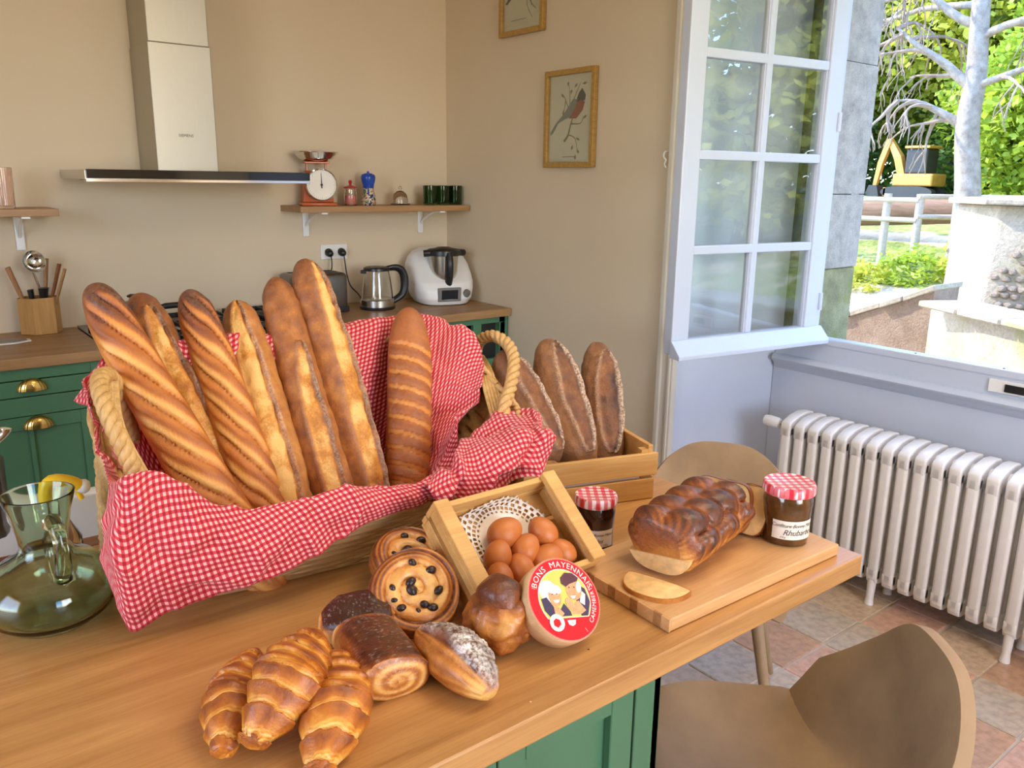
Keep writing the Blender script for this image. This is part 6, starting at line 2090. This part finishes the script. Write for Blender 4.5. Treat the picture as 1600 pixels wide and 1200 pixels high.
pl = thing('stone_pier', 'tall sunlit battered stone pier with rubble stones showing on its shaded face', 'pier', (0, 0, 0))
bot_ = [(7.50, 3.10), (7.85, 3.57), (9.3, 3.8), (9.3, 0.8), (7.75, 0.8)]
top_ = [(7.60, 3.03), (7.95, 3.55), (9.2, 3.7), (9.2, 0.9), (7.85, 0.9)]
vs = [(x, y, -0.3) for x, y in bot_] + [(x, y, 1.40) for x, y in top_]
MB().add(vs, [tuple(range(5)), tuple(range(5, 10))] + [(i, (i + 1) % 5, 5 + (i + 1) % 5, 5 + i) for i in range(5)]).build('pier_body', M['render'], pl, bevel=0.03)
MB().prism([(7.50, 3.12), (7.92, 3.62), (9.3, 3.75), (9.3, 0.8), (7.76, 0.8)][::-1], 1.40, 1.452).build('coping_stone', M['render'], pl, bevel=0.012)
p0, p1 = Vector((7.50, 3.10, 0)), Vector((7.75, 0.8, 0))
dv = (p1 - p0).normalized()
nm = Vector((-dv.y, dv.x, 0))
if nm.x > 0:
    nm = -nm
base = []
for k in range(4):
    bmx = bmesh.new()
    bmesh.ops.create_icosphere(bmx, subdivisions=1, radius=1.0)
    for v_ in bmx.verts:
        v_.co *= 1 + 0.28 * noise.noise(v_.co * 1.3 + Vector((k * 7, 0, 0)))
    me = bpy.data.meshes.new('rubble_stone')
    bmx.to_mesh(me)
    bmx.free()
    me.materials.append(M['stone'])
    base.append(me)
for r_ in range(9):
    for c_ in range(13):
        s = 0.14 + c_ * 0.088 + (0.045 if r_ % 2 else 0) + rs.uniform(-0.02, 0.02)
        z = 0.50 + r_ * 0.072 + rs.uniform(-0.012, 0.012)
        if s - 0.14 < 0.05 * (r_ - 5) + rs.uniform(0, 0.05) and r_ > 5:
            continue
        p = p0 + dv * s
        o = bpy.data.objects.new('rubble_stone', base[rs.randrange(4)])
        COL.objects.link(o)
        o.parent = pl
        off = 0.07 + 0.062 * (z - 0.0) 
        o.location = (p.x - nm.x * (0.06 * (z + 0.3)), p.y - nm.y * (0.06 * (z + 0.3)), z)
        o.scale = (0.05, rs.uniform(0.038, 0.050), rs.uniform(0.028, 0.036))
        o.rotation_euler = (rs.uniform(-0.15, 0.15), 0, math.atan2(dv.y, dv.x) + PI / 2)

# fence, felled log
fe = thing('rail_fence', 'weathered post and rail fence along the garden path', 'fence', (0, 0, 0))
FP = [(11.0, 6.9), (11.0, 6.31), (11.02, 5.84), (11.05, 5.41), (11.5, 4.95), (12.2, 4.3), (12.9, 3.7), (13.6, 3.0), (14.3, 2.2), (15.0, 1.3), (15.6, 0.2)]
for k, (x, y) in enumerate(FP):
    h0 = gz(x, y)
    zt = 1.44 if k < 4 else 1.49
    MB().tube([(x, y, h0 - 0.1), (x, y, zt)], [0.055, 0.05], 10).build('post', M['fence_wood'], fe, smooth=50)
    if k:
        x0, y0 = FP[k - 1]
        for dz in (0.08, 0.34):
            MB().tube([(x0 - 0.04, y0, zt - dz), (x - 0.04, y, zt - dz)], 0.034, 8).build('rail', M['fence_wood'], fe, smooth=50)
lg = MB().tube([(11.9, 7.2, 1.12), (11.9, 6.2, 1.18), (12.0, 5.2, 1.22)], [0.21, 0.20, 0.17], 16).build('felled_log', M['log_wood'], smooth=50)
tag(lg, 'thick brown felled log lying behind the rail fence', 'log')

# little excavator among the trees
ex = thing('excavator', 'orange excavator with a folded arm parked beyond the fence', 'excavator', (16.0, 8.15, gz(16, 8.15) - 0.02), R(-90))
e0 = gz(16, 8.15)
for y in (-0.22, 0.22):
    ol = [(0.34 * math.cos(a) + (0.16 if math.cos(a) > 0 else -0.16) + 0.15, 0.12 + 0.11 * math.sin(a)) for a in [2 * PI * k / 20 for k in range(20)]]
    MB().prism(ol, -0.08, 0.08, Matrix(((1, 0, 0, 0), (0, 0, -1, y), (0, 1, 0, 0), (0, 0, 0, 1)))).build('track', M['digger_dark'], ex, smooth=40)
MB().box(-0.15, 0.62, -0.28, 0.28, 0.23, 0.46).build('engine_body', M['digger'], ex, bevel=0.03)
MB().box(0.05, 0.46, -0.24, 0.20, 0.46, 0.92).build('cab', M['digger_dark'], ex, bevel=0.03)
MB().box(0.02, 0.50, -0.27, 0.23, 0.92, 0.97).build('cab_roof', M['digger'], ex, bevel=0.015)
MB().tube([(-0.02, -0.10, 0.36), (-0.14, -0.12, 0.76), (-0.36, -0.12, 1.10)], [0.10, 0.10, 0.06], 4).build('boom', M['digger'], ex)
MB().tube([(-0.34, -0.14, 1.10), (-0.48, -0.14, 0.65), (-0.56, -0.14, 0.18)], [0.075, 0.07, 0.05], 4).build('arm', M['digger'], ex)
MB().prism([(-0.62, 0.24), (-0.46, 0.24), (-0.40, 0.04), (-0.56, -0.02), (-0.68, 0.08)], -0.12, 0.12, Matrix(((1, 0, 0, 0), (0, 0, -1, -0.14), (0, 1, 0, 0), (0, 0, 0, 1)))).build('bucket', M['digger_dark'], ex)
MB().box(-0.30, -0.24, -0.30, 0.30, 0.04, 0.20).build('dozer_blade', M['digger'], ex, bevel=0.01)

# the bare pale tree by the window
bt = thing('bare_tree', 'pale barked tree with drooping bare twigs in front of the green woods', 'tree', (0, 0, 0))
tr = curve([(11, 4.78, 0.6), (11, 4.80, 1.4), (11.0, 4.92, 2.25), (11.05, 4.93, 2.9), (11.05, 4.99, 3.75), (11.1, 5.05, 5.2), (11.1, 5.0, 7.5)], 40)
MB().tube(tr, [0.17 - 0.10 * k / 40 for k in range(41)], 16).build('trunk', M['bark'], bt, smooth=60)
rb = random.Random(11)


def branch(p, d, L, r, depth, store):
    pts, q = [p], p.copy()
    dd = d.normalized()
    n = 9
    for k in range(n):
        dd = (dd + Vector((rb.uniform(-1, 1), rb.uniform(-1, 1), rb.uniform(-0.9, 0.6))) * 0.22 + Vector((0, 0, -0.05 * depth))).normalized()
        q = q + dd * (L / n)
        pts.append(q.copy())
    store.append((pts, [r * (1 - 0.8 * k / n) for k in range(n + 1)]))
    if depth < (3 if len(store) < 60 else 2):
        for k in range(6 if depth == 0 else 3):
            i = rb.randint(2, n)
            e = (dd + Vector((rb.uniform(-1, 1), rb.uniform(-1, 1), rb.uniform(-0.9, 0.35)))).normalized()
            branch(pts[i], e, L * rb.uniform(0.4, 0.7), r * 0.5, depth + 1, store)


limbs = [((11.0, 4.92, 2.25), (-0.05, 0.85, 0.42), 0.95, 0.07), ((11.02, 4.93, 2.7), (-0.1, 0.75, 0.75), 1.3, 0.075), ((11.05, 4.97, 3.45), (-0.15, 0.8, 0.25), 1.9, 0.06), ((11.06, 5.0, 3.7), (0.1, 0.9, 0.10), 2.0, 0.05),
         ((11.05, 4.96, 3.3), (0.0, -0.9, 0.5), 1.6, 0.055), ((11.06, 5.0, 3.9), (-0.2, -0.8, 0.3), 1.8, 0.05), ((11.08, 5.03, 4.5), (-0.3, 0.7, 0.1), 2.0, 0.045), ((11.0, 4.94, 2.75), (0.1, -0.95, 0.35), 1.5, 0.05)]
for p, d, L, r in limbs:
    store = []
    branch(Vector(p), Vector(d), L, r, 0, store)
    pts, rr = store[0]
    MB().tube(pts, rr, 10).build('limb', M['bark'], bt, smooth=60)
    mb = MB()
    for pts, rr in store[1:]:
        mb.tube(pts, [max(x, 0.006) for x in rr], 5)
    o = mb.build('twigs', M['twig'], bt, smooth=60)
    o['kind'] = 'stuff'


def crown(name, n, size, rad, seed, mat, long=1.0):
    """a leafy crown: leaf blades gathered in clumps on an uneven ball"""
    r_ = random.Random(seed)
    mb = MB()
    clumps = []
    for k in range(46):
        v = Vector((r_.gauss(0, 1), r_.gauss(0, 1), r_.gauss(0, 1))).normalized()
        clumps.append((v * (0.45 + 0.55 * r_.random() ** 0.5), r_.uniform(0.22, 0.42)))
    for k in range(n):
        c, s = r_.choice(clumps)
        v = Vector((r_.gauss(0, 1), r_.gauss(0, 1), r_.gauss(0, 0.8)))
        p = (c + v.normalized() * s * r_.random() ** 0.4) * rad
        a = Vector((r_.gauss(0, 1), r_.gauss(0, 1), r_.gauss(-0.3, 0.8))).normalized()
        b = a.orthogonal().normalized()
        b = (Matrix.Rotation(r_.uniform(0, 6.28), 3, a) @ b)
        l, w = size * r_.uniform(0.7, 1.3) * long, size * r_.uniform(0.32, 0.5)
        mb.add([p - a * l * 0.5, p + b * w, p + a * l * 0.5, p - b * w], [(0, 1, 2, 3)])
    me = bpy.data.meshes.new(name)
    me.from_pydata(mb.v, [], mb.f)
    me.materials.append(mat)
    return me


C0 = [crown('foliage', 15000, 0.17, 2.4, 21, LEAF[0]), crown('foliage', 15000, 0.16, 2.4, 22, LEAF[1]), crown('foliage', 15000, 0.16, 2.4, 23, LEAF[2]), crown('foliage', 13000, 0.20, 2.4, 24, LEAF[3], 1.6), crown('foliage', 15000, 0.15, 2.4, 25, LEAF[4])]
TL = [  # x, y, trunk top, crown index, scale, label
    (17.5, 11.6, 5.2, 0, (1.1, 1.1, 1.15), 'bright green tree behind the excavator, at the left of the window view'),
    (18.5, 8.6, 4.9, 4, (1.1, 1.1, 1.0), 'yellow green tree in the middle of the window view'),
    (19.0, 6.2, 5.0, 3, (1.2, 1.2, 1.1), 'feathery pine right behind the bare tree'),
    (16.2, 5.4, 3.0, 0, (0.8, 0.9, 0.75), 'bright low tree right of the bare trunk, over the fence'),
    (24.0, 14.0, 6.0, 2, (1.7, 1.7, 1.8), 'dark tall tree far behind at the left of the woods'),
    (25.0, 9.5, 6.0, 1, (1.8, 1.8, 1.9), 'tall mid green tree in the far woods'),
    (25.5, 4.8, 6.0, 2, (1.8, 1.8, 1.9), 'dark tall tree in the far woods at the right'),
    (16.8, 10.8, 2.3, 2, (0.62, 0.62, 0.5), 'dark bush beside the excavator'),
    (18.8, 7.4, 2.2, 1, (0.8, 0.8, 0.55), 'round mid green bush behind the excavator'),
    (14.2, 3.9, 2.0, 4, (0.6, 0.7, 0.5), 'yellow green bush by the far fence posts'),
    (17.0, 1.5, 4.6, 1, (1.3, 1.3, 1.2), 'mid green tree right of the window view, mirrored in the panes'),
    (14.0, -4.0, 4.5, 0, (1.4, 1.4, 1.3), 'bright tree seen only mirrored in the window panes'),
    (10.5, -8.5, 4.5, 4, (1.5, 1.5, 1.3), 'yellow green tree seen mirrored in the left panes'),
    (20.0, -3.5, 6.0, 2, (1.9, 1.9, 1.8), 'dark tree mirrored in the panes, farthest back'),
    (17.0, -11.0, 6.0, 1, (1.9, 1.9, 1.8), 'mid green tree mirrored in the panes, at the far left'),
    (22.0, 18.5, 6.0, 1, (1.7, 1.7, 1.7), 'mid green tree at the far left end of the woods'),
    (31.0, 12.0, 9.0, 2, (2.6, 2.6, 2.6), 'dark wooded backdrop tree behind the tall mid green one'),
    (31.0, 6.0, 9.0, 1, (2.6, 2.6, 2.6), 'tall backdrop tree behind the pine'),
]
for x, y, zt, ci, sc, lab in TL:
    g0 = gz(x, y)
    bush = 'bush' in lab
    t = thing('bush' if bush else 'leafy_tree', lab, 'bush' if bush else 'tree', (x, y, g0), group='woods outside the window')
    MB().tube([(0, 0, -0.2), (0.1, 0.05, (zt - g0) * 0.5), (0, 0, zt - g0)], [0.20 * sc[0], 0.15 * sc[0], 0.05], 10).build('stem' if bush else 'trunk', M['dark_bark'], t, smooth=60)
    o = bpy.data.objects.new('foliage', C0[ci])
    COL.objects.link(o)
    o.parent = t
    o.location = (0, 0, zt - g0 - (0.4 * sc[2] if bush else 0.2))
    o.scale = sc
    o.rotation_euler = (0, 0, x * 3 + y)
# weeds along the path and under the fence
gb = crown('foliage', 900, 0.045, 0.34, 31, LEAF[0], 2.2)
gw = crown('foliage', 900, 0.05, 0.34, 32, LEAF[4], 1.6)
for k, (x, y, s) in enumerate(((10.2, 5.6, 1.0), (10.6, 5.15, 1.25), (10.9, 4.55, 1.3), (10.4, 6.2, 0.9), (8.3, 4.2, 0.7), (8.0, 3.9, 0.65), (8.6, 4.6, 0.8), (7.9, 4.5, 0.6), (12.0, 4.1, 1.1), (12.6, 3.5, 1.1), (6.0, 1.9, 0.35))):
    o = bpy.data.objects.new('weed_tuft', gb if k % 2 else gw)
    COL.objects.link(o)
    o.location = (x, y, gz(x, y) + 0.10 * s if k < 10 else 0.76)
    o.scale = (s, s, s * 0.7)
    tag(o, '%s weedy tuft %s' % (('yellowish', 'bright green')[k % 2], ('by the fence foot', 'left of the bare trunk', 'at the foot of the bare tree', 'at the path edge by the fence', 'above the low rubble wall', 'beside the stone pier foot', 'on the bank over the path', 'on the near bank', 'behind the pier', 'under the far fence', 'on the wall coping in the sun')[k]), 'weed', 'weeds along the path')
